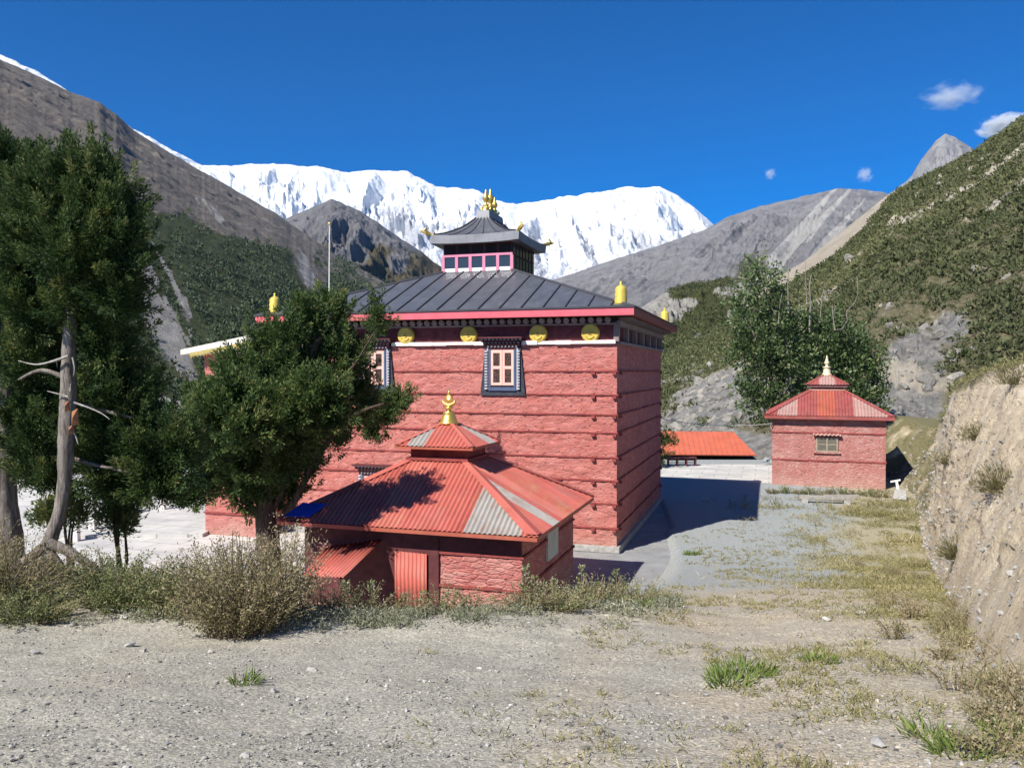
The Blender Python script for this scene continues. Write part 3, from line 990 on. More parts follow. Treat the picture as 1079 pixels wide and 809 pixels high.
def hip_caps(bx, by, zb, tx, ty, zt, w=.16, lift=.03):
    mb = MB()
    for sx in (-1, 1):
        for sy in (-1, 1):
            p0 = Vector((sx * bx, sy * by, zb + lift))
            p1 = Vector((sx * tx, sy * ty, zt + lift))
            a = Vector((sx * 1, 0, 0)); b = Vector((0, sy * 1, 0))
            # wings lie down along both roof faces
            s1 = (zt - zb) / (by - ty); s2 = (zt - zb) / (bx - tx)
            wa = Vector((-sx * w, 0, 0)); wb = Vector((0, -sy * w, 0))
            q = [p0, p1, p1 + wa * .6 + Vector((0, 0, -.012)), p0 + wa + Vector((0, 0, 0.0))]
            r = [p0, p1, p1 + wb * .6 + Vector((0, 0, -.012)), p0 + wb + Vector((0, 0, 0.0))]
            fa = [(0, 1, 2, 3)] if sx * sy < 0 else [(3, 2, 1, 0)]
            fb = [(3, 2, 1, 0)] if sx * sy < 0 else [(0, 1, 2, 3)]
            mb.add(q, fa); mb.add(r, fb)
    return mb


FINIAL = [(.0, .0), (.17, .0), (.18, .05), (.12, .12), (.09, .2), (.13, .24), (.06, .29), (.05, .34), (.10, .42), (.13, .50), (.10, .58), (.045, .63), (.06, .67), (.03, .71), (.035, .76), (.0, .84)]

# ------------------------------------------------------------------ TEMPLE
temple = empty('temple', (-.795, 29.34, -5.2), RZ)
tag(temple, 'large red stone temple with white cornice, gold discs and grey lantern roof', 'temple')
HX, HY = 5.535, 4.885
win_x = (HX - 3.415, HX - 7.655)
WZ0, WZ1 = 4.86, 6.02       # casement zone
stone_box('wall', HX, HY, .16, 6.0, M['temple_wall'], temple, 200, .055, .035)
mb = MB(); ring(mb, HX, HY, 0, .19, .10, .3); mb.build('plinth', M['stone'], temple, bevel=.02)
for i, z in enumerate((5.2, 4.52, 3.95, 3.43, 2.72, 2.06, 1.40, .70)):
    sk_ = [(0, wx - .62, wx + .62) for wx in win_x] if z > 4.4 else []
    rough_ring('course_ledge', HX, HY, z, .042, .036, M['ledge'], temple, 300 + i, sk_)
    for u in (HX - .68, HX - .06):
        MB().box(u - .055, u + .055, -HY - .10, -HY + .02, z - .10, z - .028).build('corbel_stone', M['ledge'], temple)
    for v in (-HY + .35, HY - .3):
        MB().box(HX - .02, HX + .09, v - .05, v + .05, z - .10, z - .028).build('corbel_stone', M['ledge'], temple)
# white cornice slabs, broken by the window heads
rough_ring('white_cornice', HX, HY, 6.03, .10, .09, M['white'], temple, 330, [(0, wx - .60, wx + .60) for wx in win_x] + [(1, -99, 99)])
mb = MB(); mb.box(HX - .02, HX + .08, -HY + .12, HY + .06, 5.97, 6.05); mb.build('side_cornice', M['post'], temple)
# frieze: rough maroon band in front, dark gallery with posts on the right
mb = MB()
mb.box(-HX + .01, HX - .10, -HY + .04, HY - .04, 6.0, 6.80)
mb.build('frieze', M['maroon'], temple)
mb = MB(); mb.box(-HX - .02, HX + .03, -HY - .035, -HY + .037, 6.53, 6.578); mb.build('frieze_rail', M['post'], temple)
mb = MB(); mb.box(-HX, HX, -HY - .02, -HY + .038, 6.58, 6.752); mb.build('beam_board', M['dark_inside'], temple)
k = 0
for u in np.arange(-HX + .12, HX - .05, .243):
    mb = MB(); mb.lathe([(.0, -.10), (.074, -.10), (.084, -.085), (.084, .03)], u, -HY - .03, 14, axis='y', cz=6.665)
    mb.build('beam_end', M['disc_grey'], temple, smooth=False); k += 1
for u in (HX - .77, HX - 2.33, HX - 4.50, HX - 6.58, HX - 8.74, HX - 10.3):
    mb = MB()
    mb.lathe([(0, -.055), (.10, -.075), (.19, -.06), (.235, -.075), (.262, -.05), (.268, 0), (.268, .06)], u, -HY - .02, 28, axis='y', cz=6.30)
    d = mb.build('medallion', M['yellow_gold'], temple, smooth=True)
    mb = MB()
    for s in (-1, 1):
        mb.tube([(u + s * .035, -HY - .098, 6.315), (u + s * .09, -HY - .098, 6.340), (u + s * .14, -HY - .094, 6.315)], .013, 6)
    mb.tube([(u + .13 * math.cos(a), -HY - .095, 6.265 + .13 * math.sin(a)) for a in np.linspace(math.pi * 1.12, math.pi * 1.88, 9)], .013, 6)
    mb.tube([(u + .06 * math.cos(a), -HY - .097, 6.28 + .04 * math.sin(a)) for a in np.linspace(math.pi, math.pi * 2, 7)], .011, 6)
    mb.build('embossing', M['gold'], d)
# right gallery
for v in np.linspace(-HY + .08, HY - .08, 7):
    mb = MB(); mb.box(HX - .10, HX + .05, v - .09, v + .09, 6.05, 6.50); mb.build('gallery_post', M['post'], temple)
mb = MB(); mb.box(HX - .098, HX + .08, -HY - .02, HY + .02, 6.50, 6.64); mb.build('gallery_beam', M['post'], temple)
for v in np.linspace(-HY + .2, HY - .2, 22):
    mb = MB(); mb.box(HX + .0, HX + .42, v - .045, v + .045, 6.642, 6.735); mb.build('joist', M['post'], temple)
# roof
OV = .55
EX, EY = HX + OV, HY + OV
Z0, Z1 = 6.97, 8.66
LX, LY = 1.264, 1.34
mb = hip_roof(EX, EY, Z0, LX + .02, LY + .02, Z1, .62, .0, lambda s, u: 0, seg=1)
roof = mb.build('roof', M['slate_metal'], temple)
for side in range(4):
    mb = MB()
    B, T, bd, td = (EX, LX, EY, LY) if side % 2 == 0 else (EY, LY, EX, LX)
    ca, sa = [(1, 0), (0, 1), (-1, 0), (0, -1)][side]
    for u in np.arange(-B + .3, B, .66):
        kk = min(1.0, (B - abs(u)) / (B - T))
        a0, a1 = -bd, -(bd + (td - bd) * kk)
        z0, z1 = Z0, Z0 + (Z1 - Z0) * kk
        q = []
        for x, y, z in ((u - .018, a0, z0), (u + .018, a0, z0), (u + .018, a1, z1), (u - .018, a1, z1)):
            q.append((x * ca - y * sa, x * sa + y * ca, z - .01))
        mb.hexa(q + [(a, b, c + .055) for a, b, c in q])
    mb.build('standing_seam', M['slate_edge'], roof)
mb = MB()
for sx in (-1, 1):
    for sy in (-1, 1):
        mb.tube([(sx * EX, sy * EY, Z0 + .01), (sx * LX, sy * LY, Z1 + .01)], .055, 8)
mb.build('hip_ridge', M['slate_edge'], roof)
mb = MB(); ring(mb, EX, EY, 6.755, 6.965, .02, .10)
mb.add([(-EX, -EY, 6.758), (EX, -EY, 6.758), (EX, EY, 6.758), (-EX, EY, 6.758)], [(3, 2, 1, 0)], 2)
fas = mb.build('fascia', [M['pink'], M['brown_fascia'], M['dark_wood']], temple)
for p in fas.data.polygons:
    if p.material_index == 0 and all(fas.data.vertices[i].co.x > EX - .12 for i in p.vertices):
        p.material_index = 1
mb = MB(); ring(mb, EX, EY, 6.968, 7.02, .05, .2); mb.build('roof_edge', M['slate_edge'], temple)
for sx, sy in ((1, -1), (-1, -1), (1, 1), (-1, 1)):
    cx, cy = sx * (EX - .42), sy * (EY - .42)
    b = MB()
    zz = Z0 + .10
    b.lathe([(0, 0), (.16, 0), (.19, .04), (.17, .08), (.185, .16), (.165, .20), (.18, .30), (.16, .34), (.17, .44), (.15, .48), (.12, .52), (.05, .55), (.03, .60), (.04, .64), (0, .68)], cx, cy, 18, cz=zz)
    b.build('victory_banner', M['yellow_gold'], temple, smooth=True)
    b = MB(); b.box(cx - .14, cx + .14, cy - .14, cy + .14, zz - .2, zz + .01); b.build('banner_base', M['light_metal'], temple)


# windows of the temple
def temple_window(cx, z0, parent, w=.72, h=1.05, head_only=False):
    """z0 = bottom of the casements"""
    y = -HY - .03
    root = MB()
    top = z0 + h + .30
    # tapering black surround
    root.add([(cx - .70, y - .04, z0 - .30), (cx + .70, y - .04, z0 - .30), (cx + .55, y - .04, top - .14), (cx - .55, y - .04, top - .14),
              (cx - .70, y + .06, z0 - .30), (cx + .70, y + .06, z0 - .30), (cx + .55, y + .06, top - .14), (cx - .55, y + .06, top - .14)],
             [(0, 1, 2, 3), (0, 4, 5, 1), (1, 5, 6, 2), (2, 6, 7, 3), (3, 7, 4, 0)])
    win = root.build('window', M['black_surround'], parent)
    m = MB()
    a, b_ = w / 2 + .06, w / 2 + .15
    m.box(cx - a, cx - w / 2, y - .08, y - .03, z0 - .06, z0 + h + .02)
    m.box(cx + w / 2, cx + a, y - .08, y - .03, z0 - .06, z0 + h + .02)
    m.box(cx - a - .005, cx + a + .005, y - .085, y - .03, z0 - .16, z0 - .062)
    m.build('frame', M['blue_frame'], win)
    for s in (-1, 1):
        m = MB()
        zz = z0 - .12
        while zz < z0 + h:
            m.box(cx + s * (a + .085) - .04, cx + s * (a + .085) + .04, y - .11, y - .035, zz, zz + .05)
            zz += .085
        m.box(cx + s * (a + .045) - .022, cx + s * (a + .045) + .022, y - .07, y - .035, z0 - .14, z0 + h + .05)
        m.build('check_blocks', M['check'], win)
    for s in (-1, 1):
        c = cx + s * w / 4
        m = MB()
        q = w / 2 - .012
        x0, x1 = c - q / 2, c + q / 2
        for xa, xb in ((x0, x0 + .07), (x1 - .07, x1)):
            m.box(xa, xb, y - .075, y - .045, z0, z0 + h)
        for za, zb in ((z0, z0 + .08), (z0 + h * .46, z0 + h * .46 + .09), (z0 + h - .09, z0 + h)):
            m.box(x0 + .0705, x1 - .0705, y - .075, y - .045, za, zb)
        cas = m.build('casement', M['pink_wood'], win)
        m = MB(); m.box(x0 + .06, x1 - .06, y - .062, y - .047, z0 + .02, z0 + h - .02); m.build('lattice', M['lattice'], cas)
    # stepped head of beam ends
    zh = z0 + h + .03
    for r in range(3):
        m = MB()
        half = .47 + .075 * r
        yy = y - .10 - .07 * r
        m.box(cx - half, cx + half, yy + .04, y + .03, zh + .002, zh + .052)
        head = m.build('window_head', M['dark_wood'], win)
        m = MB()
        n = 9 + r
        for i in range(n):
            u = cx - half + .03 + (2 * half - .06) * i / (n - 1)
            m.box(u - .026, u + .026, yy, yy + .1, zh + .056, zh + .098)
        m.build('block_row', M['check'] if r != 1 else M['disc_grey'], head)
        zh += .10
    m = MB(); m.box(cx - .67, cx + .67, y - .32, y + .03, zh + .004, zh + .05); m.build('head_slab', M['dark_wood'], win)
    return win


for wx in win_x:
    temple_window(wx, 4.78, temple)
# one low window, mostly behind the shrine roof
temple_window(win_x[1] + .02, .90, temple, .72, 1.0)

# lantern
lan_b = MB()
zb = Z1 - .12
lan_b.box(-LX, LX, -LY, LY, zb, Z1 + 1.0)
lan = lan_b.build('lantern', M['dark_wood'], temple)
mb = MB()
n = 5
mb.box(-LX - .03, LX + .03, -LY - .05, -LY + .0, Z1 + .52, Z1 + .60)
for i in range(n + 1):
    u = -LX + 2 * LX * i / n
    mb.box(u - .055, u + .055, -LY - .048, -LY, Z1 + .0, Z1 + .518)
mb.build('pink_frame', M['pink_frame'], lan)
for i in range(n):
    u0, u1 = -LX + 2 * LX * i / n + .06, -LX + 2 * LX * (i + 1) / n - .06
    mb = MB(); mb.box(u0, u1, -LY - .02, -LY - .003, Z1 + .13, Z1 + .515); mb.build('pane', M['glass'], lan)
    mb = MB(); mb.box(u0, u1, -LY - .035, -LY - .003, Z1 + .0, Z1 + .125); mb.build('sill_panel', M['white'], lan)
    mb = MB(); mb.box(u0, u1, -LY - .02, -LY - .003, Z1 + .64, Z1 + .92); mb.build('pane', M['dark_inside'], lan)
for i in range(7):
    v0, v1 = -LY + 2 * LY * i / 7 + .06, -LY + 2 * LY * (i + 1) / 7 - .06
    for za, zc in ((Z1 + .05, Z1 + .48), (Z1 + .56, Z1 + .92)):
        mb = MB(); mb.box(LX + .003, LX + .02, v0, v1, za, zc); mb.build('pane', M['glass'], lan)


def loop_rect(hx, hy, z, n, lift=0.0):
    """closed rectangle loop with raised corners"""
    pts = []
    cs = [(-1, -1), (1, -1), (1, 1), (-1, 1)]
    for i in range(4):
        a, b = cs[i], cs[(i + 1) % 4]
        for k in range(n):
            t = k / n
            x, y = (a[0] + (b[0] - a[0]) * t), (a[1] + (b[1] - a[1]) * t)
            e = abs(2 * t - 1) ** 3
            pts.append((x * hx, y * hy, z + lift * e))
    return pts


mb = MB()
nl = 10
rings = []
ex, ey = LX + .33, LY + .36
ez = Z1 + 1.22
prof_ = [(0.0, 0.0), (.12, .05), (.28, .15), (.45, .29), (.62, .47), (.76, .66), (.88, .86), (.95, 1.0)]
for t, hgt in prof_:
    rings.append(loop_rect(ex + (.26 - ex) * t / .95, ey + (.78 - ey) * t / .95, ez + .74 * hgt, nl, .07 * (1 - t) ** 3))
V = [p for r in rings for p in r]
F = []
m_ = 4 * nl
for i in range(len(rings) - 1):
    for k in range(m_):
        F.append((i * m_ + k, i * m_ + (k + 1) % m_, (i + 1) * m_ + (k + 1) % m_, (i + 1) * m_ + k))
mb.add(V, F)
mb.build('lantern_roof', M['slate_metal'], lan)
# rolled seams following the concave roof
mb = MB()
for side in range(4):
    for k in range(0, nl + 1, 2):
        idx = side * nl + k
        mb.tube([Vector(r[idx % m_]) + Vector((0, 0, .012)) for r in rings], .018 if k % nl else .03, 6)
mb.build('roof_seam', M['slate_edge'], lan)
mb = MB()
r0 = loop_rect(ex + .02, ey + .02, ez - .28, nl, .05)
r1 = loop_rect(ex + .045, ey + .045, ez + .0, nl, .07)
r2 = loop_rect(ex - .08, ey - .08, ez + .0, nl, .07)
r3 = loop_rect(LX - .1, LY - .1, ez - .25, nl, .0)
V = r0 + r1 + r2 + r3
F = []
for i in range(m_):
    j = (i + 1) % m_
    F += [(i, j, m_ + j, m_ + i), (m_ + i, m_ + j, 2 * m_ + j, 2 * m_ + i), (3 * m_ + i, 3 * m_ + j, j, i)]
mb.add(V, F)
mb.build('lantern_fascia', M['light_metal'], lan)
mb = MB()
zc = ez + .74
mb.frustum(.26, .80, zc - .06, .23, .76, zc + .26)
mb.build('ridge_box', M['light_metal'], lan, bevel=.01)
for v, s in ((-.46, 1.0), (0.02, 1.15), (.5, .9)):
    mb = MB(); mb.lathe([(r * 1.0 * s, h * .98 * s) for r, h in FINIAL], 0, v, 14, cz=zc + .26)
    for a in range(6):
        t = a * math.pi / 3
        mb.tube([(.10 * math.cos(t), v + .10 * math.sin(t), zc + .30), (.19 * math.cos(t), v + .19 * math.sin(t), zc + .38), (.16 * math.cos(t), v + .16 * math.sin(t), zc + .46)], [.03, .035, .008], 6)
    mb.build('roof_finial', M['gold'], lan, smooth=True)
for sx, sy in ((-1, -1), (1, -1), (1, 1), (-1, 1)):
    bx, by, bz = sx * ex, sy * ey, ez + .10
    mb = MB()
    mb.tube([(bx - sx * .05, by - sy * .05, bz - .04), (bx + sx * .10, by + sy * .10, bz + .02), (bx + sx * .17, by + sy * .17, bz + .10), (bx + sx * .13, by + sy * .13, bz + .19), (bx + sx * .07, by + sy * .07, bz + .17)], [.05, .075, .06, .04, .01], 8)
    mb.tube([(bx + sx * .12, by + sy * .12, bz + .02), (bx + sx * .24, by + sy * .24, bz + .05), (bx + sx * .28, by + sy * .28, bz + .11)], [.05, .035, .008], 7)
    mb.build('corner_ornament', M['gold'] if sy < 0 or sx > 0 else M['yellow_gold'], lan, smooth=True)

# porch on the left side: red wall, sloping white-edged canopy with a gold fringe
pz = stone_panel
pp = []
x1, x0 = -HX - .0, -HX - 1.95
yF = -HY - 1.3
stone_panel(pp, x0, x1, 0, 5.75, (0, yF, 0), (1, 0, 0), (0, -1, 0), .07, .03, 401)
stone_panel(pp, yF, HY, 0, 5.0, (x0, 0, 0), (0, -1, 0), (-1, 0, 0), .2, .03, 402)
stone_panel(pp, yF, -HY, 0, 5.0, (x1, 0, 0), (0, 1, 0), (1, 0, 0), .2, .03, 403)
join_panels('porch_wall', pp, M['temple_wall'], temple)
for z in (3.43, 2.72, 2.06, 1.40, .70):
    mb = MB(); mb.box(x0 - .03, x1 - .01, yF - .05, yF + .02, z - .028, z + .028); mb.build('porch_ledge', M['ledge'], temple)
mb = MB()
ya, yb2 = yF - .35, HY - .5
mb.hexa([(x0 - .62, ya, 5.72), (x1 - .01, ya, 6.12), (x1 - .01, yb2, 6.12), (x0 - .62, yb2, 5.72), (x0 - .62, ya, 5.88), (x1 - .01, ya, 6.30), (x1 - .01, yb2, 6.30), (x0 - .62, yb2, 5.88)])
can = mb.build('porch_canopy', M['cream'], temple)
mb = MB()
n = 46
for i in range(n):
    u = x0 - .25 + (x1 - x0 + .2) * i / (n - 1)
    t = (u - (x0 - .62)) / (x1 - x0 + .62)
    zt = 5.725 + .40 * t
    l = .14 + .07 * random.random()
    mb.add([(u - .035, ya + .01, zt), (u + .035, ya + .01, zt), (u + .004, ya - .01, zt - l), (u - .004, ya - .01, zt - l)], [(0, 1, 2, 3)])
mb.build('fringe', M['gold'], can)

# ------------------------------------------------------------------ FRONT SHRINE
shrine = empty('shrine', (-1.46, 18.66, -5.2), RZ)
tag(shrine, 'low red shrine with two-tier corrugated metal roof, standing before the temple', 'shrine')
SX, SY = 2.435, 2.18
stone_box('wall', SX, SY, 0, 2.15, M['shrine_wall'], shrine, 500, .05, .035)
for z in (.85, 1.52):
    rough_ring('course_ledge', SX, SY, z, .05, .035, M['ledge'], shrine, 510 + int(z * 10), [(0, -9, SX - 1.75)] if z > 1.5 else [])
SEX, SEY, SZ0, SZ1 = SX + .45, SY + .45, 2.05, 3.20


def shrine_sheet(side, u):
    if side == 0 and 1.35 < u < 2.55: return 1
    if side == 1 and -1.55 < u < -.95: return 1
    if side == 1 and -.15 < u < .55: return 2
    return (0, 3, 0, 4, 0, 0, 3, 4, 0)[int((u + 5) / .62) % 9]


mb = hip_roof(SEX, SEY, SZ0, .68, .68, SZ1, .105, .017, shrine_sheet, 6)
sr = mb.build('roof', [M['red_sheet'], M['bare_sheet'], M['red_sheet2'], M['red_sheet3'], M['red_sheet4']], shrine, smooth=True)
hip_caps(SEX, SEY, SZ0, .68, .68, SZ1, .24, .045).build('hip_cap', M['red_sheet'], sr)
mb = MB(); ring(mb, SEX - .02, SEY - .02, SZ0 - .10, SZ0 - .022, .0, .06); mb.build('eave_board', M['rust_sheet'], shrine)
mb = MB(); mb.box(-SEX + .08, SEX - .08, -SEY + .08, SEY - .08, SZ0 - .07, SZ0 - .03); mb.build('soffit', M['dark_wood'], shrine)
mb = MB(); mb.box(-.66, .66, -.66, .66, SZ1 - .06, SZ1 + .36); ring(mb, .66, .66, SZ1 + .0, SZ1 + .06, .09, .1); nk = mb.build('neck', M['ledge'], shrine)


def upper_sheet(side, u):
    return 1 if (side == 0 and -.62 < u < -.22) or (side == 1 and .1 < u < .62) else 0


mb = hip_roof(.95, .95, SZ1 + .34, .13, .13, SZ1 + .80, .105, .015, upper_sheet, 6)
ur = mb.build('upper_roof', [M['red_sheet'], M['bare_sheet']], shrine, smooth=True)
hip_caps(.95, .95, SZ1 + .34, .13, .13, SZ1 + .80, .12, .03).build('hip_cap', M['red_sheet'], ur)
mb = MB(); ring(mb, .93, .93, SZ1 + .27, SZ1 + .325, .0, .06)
mb.box(-.88, .88, -.88, .88, SZ1 + .28, SZ1 + .30); mb.build('upper_eave', M['rust_sheet'], shrine)
mb = MB()
fz = SZ1 + .78
mb.lathe([(0, 0), (.23, 0), (.235, .03), (.20, .06), (.15, .20), (.13, .25), (.14, .27), (.06, .29), (.05, .34), (.12, .37), (.05, .40), (.03, .44)], 0, 0, 16, cz=fz)
sf = mb.build('finial', M['gold'], shrine, smooth=True)
mb = MB()
mb.lathe([(0, -.03), (.09, -.028), (.10, 0), (.09, .028), (0, .03)], 0, 0, 18, axis='y', cz=fz + .58)
mb.tube([(.165 * math.cos(a), 0, fz + .575 + .14 * math.sin(a)) for a in np.linspace(math.pi * 1.04, math.pi * 1.96, 11)], [.008] + [.03, .038, .042, .045, .045, .045, .042, .038, .03] + [.008], 7)
mb.lathe([(0, 0), (.03, 0), (.04, .03), (.01, .10), (0, .11)], 0, 0, 8, cz=fz + .67)
mb.build('sun_and_moon', M['gold'], sf, smooth=True)
# pale opening on the right wall and sheets at the front
mb = MB(); mb.box(SX + .0, SX + .05, -.39, .50, 1.05, 1.80); mb.build('shutter', M['pale_panel'], shrine)
mb = MB()
mb.box(SX - 1.72, SX - .0, -SY - .05, -SY + .02, 1.56, 2.1)
mb.build('eave_shade_band', M['dark_wood'], shrine)  # flat dark strip: shade below the eave put into colour
mb = MB()
mb.box(-SX + .0, SX - 1.76, -SY - .045, -SY + .02, .30, 2.1)
mb.build('door', M['dark_wood'], shrine)  # door panel; its dark maroon also carries the eave shade


def corr_sheet(a, b, c, d, n, amp, name, mat, parent=None):
    """corrugated sheet between edge a-b and edge d-c; ribs run a->d"""
    a, b, c, d = map(Vector, (a, b, c, d))
    nr = (b - a).cross(d - a).normalized()
    mb = MB()
    top, bot = [], []
    for i in range(n * 6 + 1):
        t = i / (n * 6)
        o = nr * amp * math.sin(2 * math.pi * t * n)
        top.append((a + (b - a) * t + o, d + (c - d) * t + o))
    V, F = [], []
    for p, q in top:
        V += [p, q, p - nr * .006, q - nr * .006]
    for i in range(len(top) - 1):
        j = 4 * i
        F += [(j, j + 4, j + 5, j + 1), (j + 2, j + 3, j + 7, j + 6), (j, j + 2, j + 6, j + 4), (j + 1, j + 5, j + 7, j + 3)]
    mb.add(V, F)
    return mb.build(name, mat, parent, smooth=True)


def to_local(p):
    dx, dy = p[0] + 1.46, p[1] - 18.66
    return (dx * CR + dy * SR, -dx * SR + dy * CR, p[2] + 5.2)


awn = corr_sheet(to_local((-4.10, 15.6, -3.98)), to_local((-3.22, 15.35, -3.93)), to_local((-2.68, 16.70, -3.48)), to_local((-3.95, 17.1, -3.72)), 12, .018, 'porch_sheet', M['red_sheet'], shrine)
mb = MB()
for p, q in (((-3.3, 15.45, -5.2), (-3.3, 15.45, -3.97)), ((-4.0, 15.75, -5.2), (-4.0, 15.75, -4.0))):
    mb.tube([to_local(p), to_local(q)], .05, 8)
mb.build('porch_post', M['dark_wood'], shrine)
corr_sheet(to_local((-2.42, 16.58, -5.1)), to_local((-1.74, 16.36, -5.1)), to_local((-1.74, 16.36, -3.72)), to_local((-2.42, 16.58, -3.70)), 8, .018, 'sheet_door', M['red_sheet'], shrine)
# blue tarpaulin on the left corner of the roof
tp = empty('tarpaulin', (0, 0, 0))
mb = MB()
U = []
for i in range(9):
    for j in range(5):
        lx = -SEX + .18 + i * .075 + j * .05
        k = .03 + j * .05
        ly = -SEY + (SEY - .68) * k
        kx = max(k, 0)
        lz = SZ0 + (SZ1 - SZ0) * k + .05 + .02 * random.random()
        U.append((-1.46 + lx * CR - ly * SR, 18.66 + lx * SR + ly * CR, lz - 5.2))
mb.add(U, [(i * 5 + j, i * 5 + 5 + j, i * 5 + 6 + j, i * 5 + j + 1) for i in range(8) for j in range(4)])
to_ = mb.build('tarpaulin', M['tarp'])
bpy.data.objects.remove(tp)
sol = to_.modifiers.new('thick', 'SOLIDIFY'); sol.thickness = .008
tag(to_, 'crumpled blue tarpaulin lying on the left corner of the corrugated shrine roof', 'tarpaulin')

# ------------------------------------------------------------------ SMALL HOUSE, right
ha = math.radians(20)
hc = (13.95 + 2.34 * math.sin(ha), 35.6 + 2.34 * math.cos(ha), -5.28)
house = empty('prayer_house', hc, -ha)
tag(house, 'small square red stone house with tiered red metal roof and pale spire below the hillside', 'house')
W2 = 2.34
stone_box('wall', W2, W2, 0, 3.25, M['house_wall'], house, 600, .07, .025)
for z in (1.32, 2.55):
    rough_ring('course_ledge', W2, W2, z, .06, .035, M['ledge'], house, 610 + int(z * 10))
HEX, HZ0, HZ1 = W2 + .34, 3.32, 4.40


def house_sheet(side, u):
    if side in (0, 2):
        if -2.1 < u < -1.28 or 1.05 < u < 2.4: return 2
        if -.42 < u < .30: return 1
    return 0


mb = hip_roof(HEX, HEX, HZ0, .74, .74, HZ1, .13, .016, house_sheet, 5)
hr = mb.build('roof', [M['house_sheet'], M['rust_sheet'], M['pinkgrey_sheet']], house, smooth=True)
hip_caps(HEX, HEX, HZ0, .74, .74, HZ1, .22, .045).build('hip_cap', M['house_sheet'], hr)
mb = MB(); ring(mb, HEX - .02, HEX - .02, HZ0 - .16, HZ0 - .02, .0, .05)
mb.box(-HEX + .07, HEX - .07, -HEX + .07, HEX - .07, HZ0 - .08, HZ0 - .04); mb.build('eave_board', M['house_sheet'], house)
mb = MB(); mb.box(-.68, .68, -.68, .68, HZ1 - .05, HZ1 + .26); mb.build('neck', M['ledge'], house)
mb = MB(); ring(mb, .78, .78, HZ1 - .01, HZ1 + .05, .0, .1); ring(mb, .86, .86, HZ1 + .15, HZ1 + .23, .0, .2); mb.build('neck_trim', M['pinkgrey_sheet'], house)
mb = hip_roof(.95, .95, HZ1 + .26, .16, .16, HZ1 + .70, .13, .014, lambda s, u: 1 if abs(u) < .35 else 0, 5)
hu = mb.build('upper_roof', [M['house_sheet'], M['pinkgrey_sheet']], house, smooth=True)
hip_caps(.95, .95, HZ1 + .26, .16, .16, HZ1 + .70, .14, .03).build('hip_cap', M['house_sheet'], hu)
mb = MB(); mb.lathe([(0, 0), (.24, 0), (.22, .05), (.17, .10), (.15, .28), (.12, .34), (.19, .37), (.19, .40), (.07, .43), (.06, .50), (.11, .55), (.12, .62), (.06, .70), (.08, .74), (.03, .80), (.035, .86), (0, .97)], 0, 0, 14, cz=HZ1 + .68)
mb.build('spire', M['pale_gold'], house, smooth=True)
wcx, wz = -.03, 1.72
mb = MB()
for a, b_, c, d in ((-.45, -.39, 0, .64), (.39, .45, 0, .64), (-.03, .03, .06, .58)):
    mb.box(wcx + a, wcx + b_, -W2 - .07, -W2 + .02, wz + c, wz + d)
for za, zc in ((0, .06), (.58, .64)):
    mb.box(wcx - .388, wcx + .388, -W2 - .068, -W2 + .02, wz + za, wz + zc)
mb.box(wcx - .388, wcx - .032, -W2 - .06, -W2 + .02, wz + .30, wz + .34)
mb.box(wcx + .032, wcx + .388, -W2 - .06, -W2 + .02, wz + .30, wz + .34)
hw = mb.build('window', M['olive_frame'], house)
for a, b_ in ((-.388, -.032), (.032, .388)):
    mb = MB(); mb.box(wcx + a, wcx + b_, -W2 - .04, -W2 - .03, wz + .05, wz + .59); mb.build('pane', M['grey_pane'], hw)
mb = MB(); mb.box(wcx - .56, wcx + .56, -W2 - .10, -W2 + .02, wz - .07, wz - .005); mb.build('sill', M['house_wall'], hw)
corr_sheet((wcx - .58, -W2 - .22, wz + .74), (wcx + .58, -W2 - .22, wz + .74), (wcx + .58, -W2 + .02, wz + .83), (wcx - .58, -W2 + .02, wz + .83), 7, .025, 'rain_hood', M['pinkgrey_sheet'], hw)

# ------------------------------------------------------------------ ORANGE SHED beyond the court
shed = empty('shed', (11.6, 53.0, -7.6), math.radians(-5))
tag(shed, 'low open shed under a plain orange-red metal roof at the far edge of the court', 'shed')
mb = MB()
sw, sd = 3.9, 2.4
e0, rz0 = 2.36, 3.64
V = [(-sw, -sd, e0), (sw, -sd, e0), (sw - 1.0, 0, rz0), (-sw + .3, 0, rz0), (-sw, sd, e0), (sw, sd, e0)]
mb.add(V, [(0, 1, 2, 3), (1, 5, 2), (5, 4, 3, 2), (4, 0, 3)])
r = mb.build('roof', M['shed_sheet'], shed)
s_ = r.modifiers.new('thick', 'SOLIDIFY'); s_.thickness = .06
mb = MB()
for u in np.arange(-sw + .1, sw, .33):
    k = 1.0 if u < sw - 1 else (sw - u) / 1.0
    mb.tube([(u, -sd - .01, e0 + .03), (min(u, sw), -sd * (1 - k), e0 + (rz0 - e0) * k + .03)], .012, 5)
mb.build('roof_rib', M['shed_sheet'], r)
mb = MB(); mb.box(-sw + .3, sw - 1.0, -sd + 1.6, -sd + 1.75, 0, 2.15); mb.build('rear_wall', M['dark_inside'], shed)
for u in (-sw + .25, -2.0, -.4, 1.2, sw - .9):
    mb = MB(); mb.box(u - .06, u + .06, -sd + .25, -sd + .37, 0, 2.35); mb.build('post', M['dark_wood'], shed)
for k, u in enumerate((-3.2, -2.6, -1.6, -1.15, .5, 1.75)):
    mb = MB()
    mb.box(u - .17, u + .17, -sd + .65, -sd + .75, .9, 2.0)
    mb.box(u - .2, u + .2, -sd + .66, -sd + .74, 0, .88)
    mb.build('hung_panel', M['pale_panel'] if k != 4 else M['olive_frame'], shed)

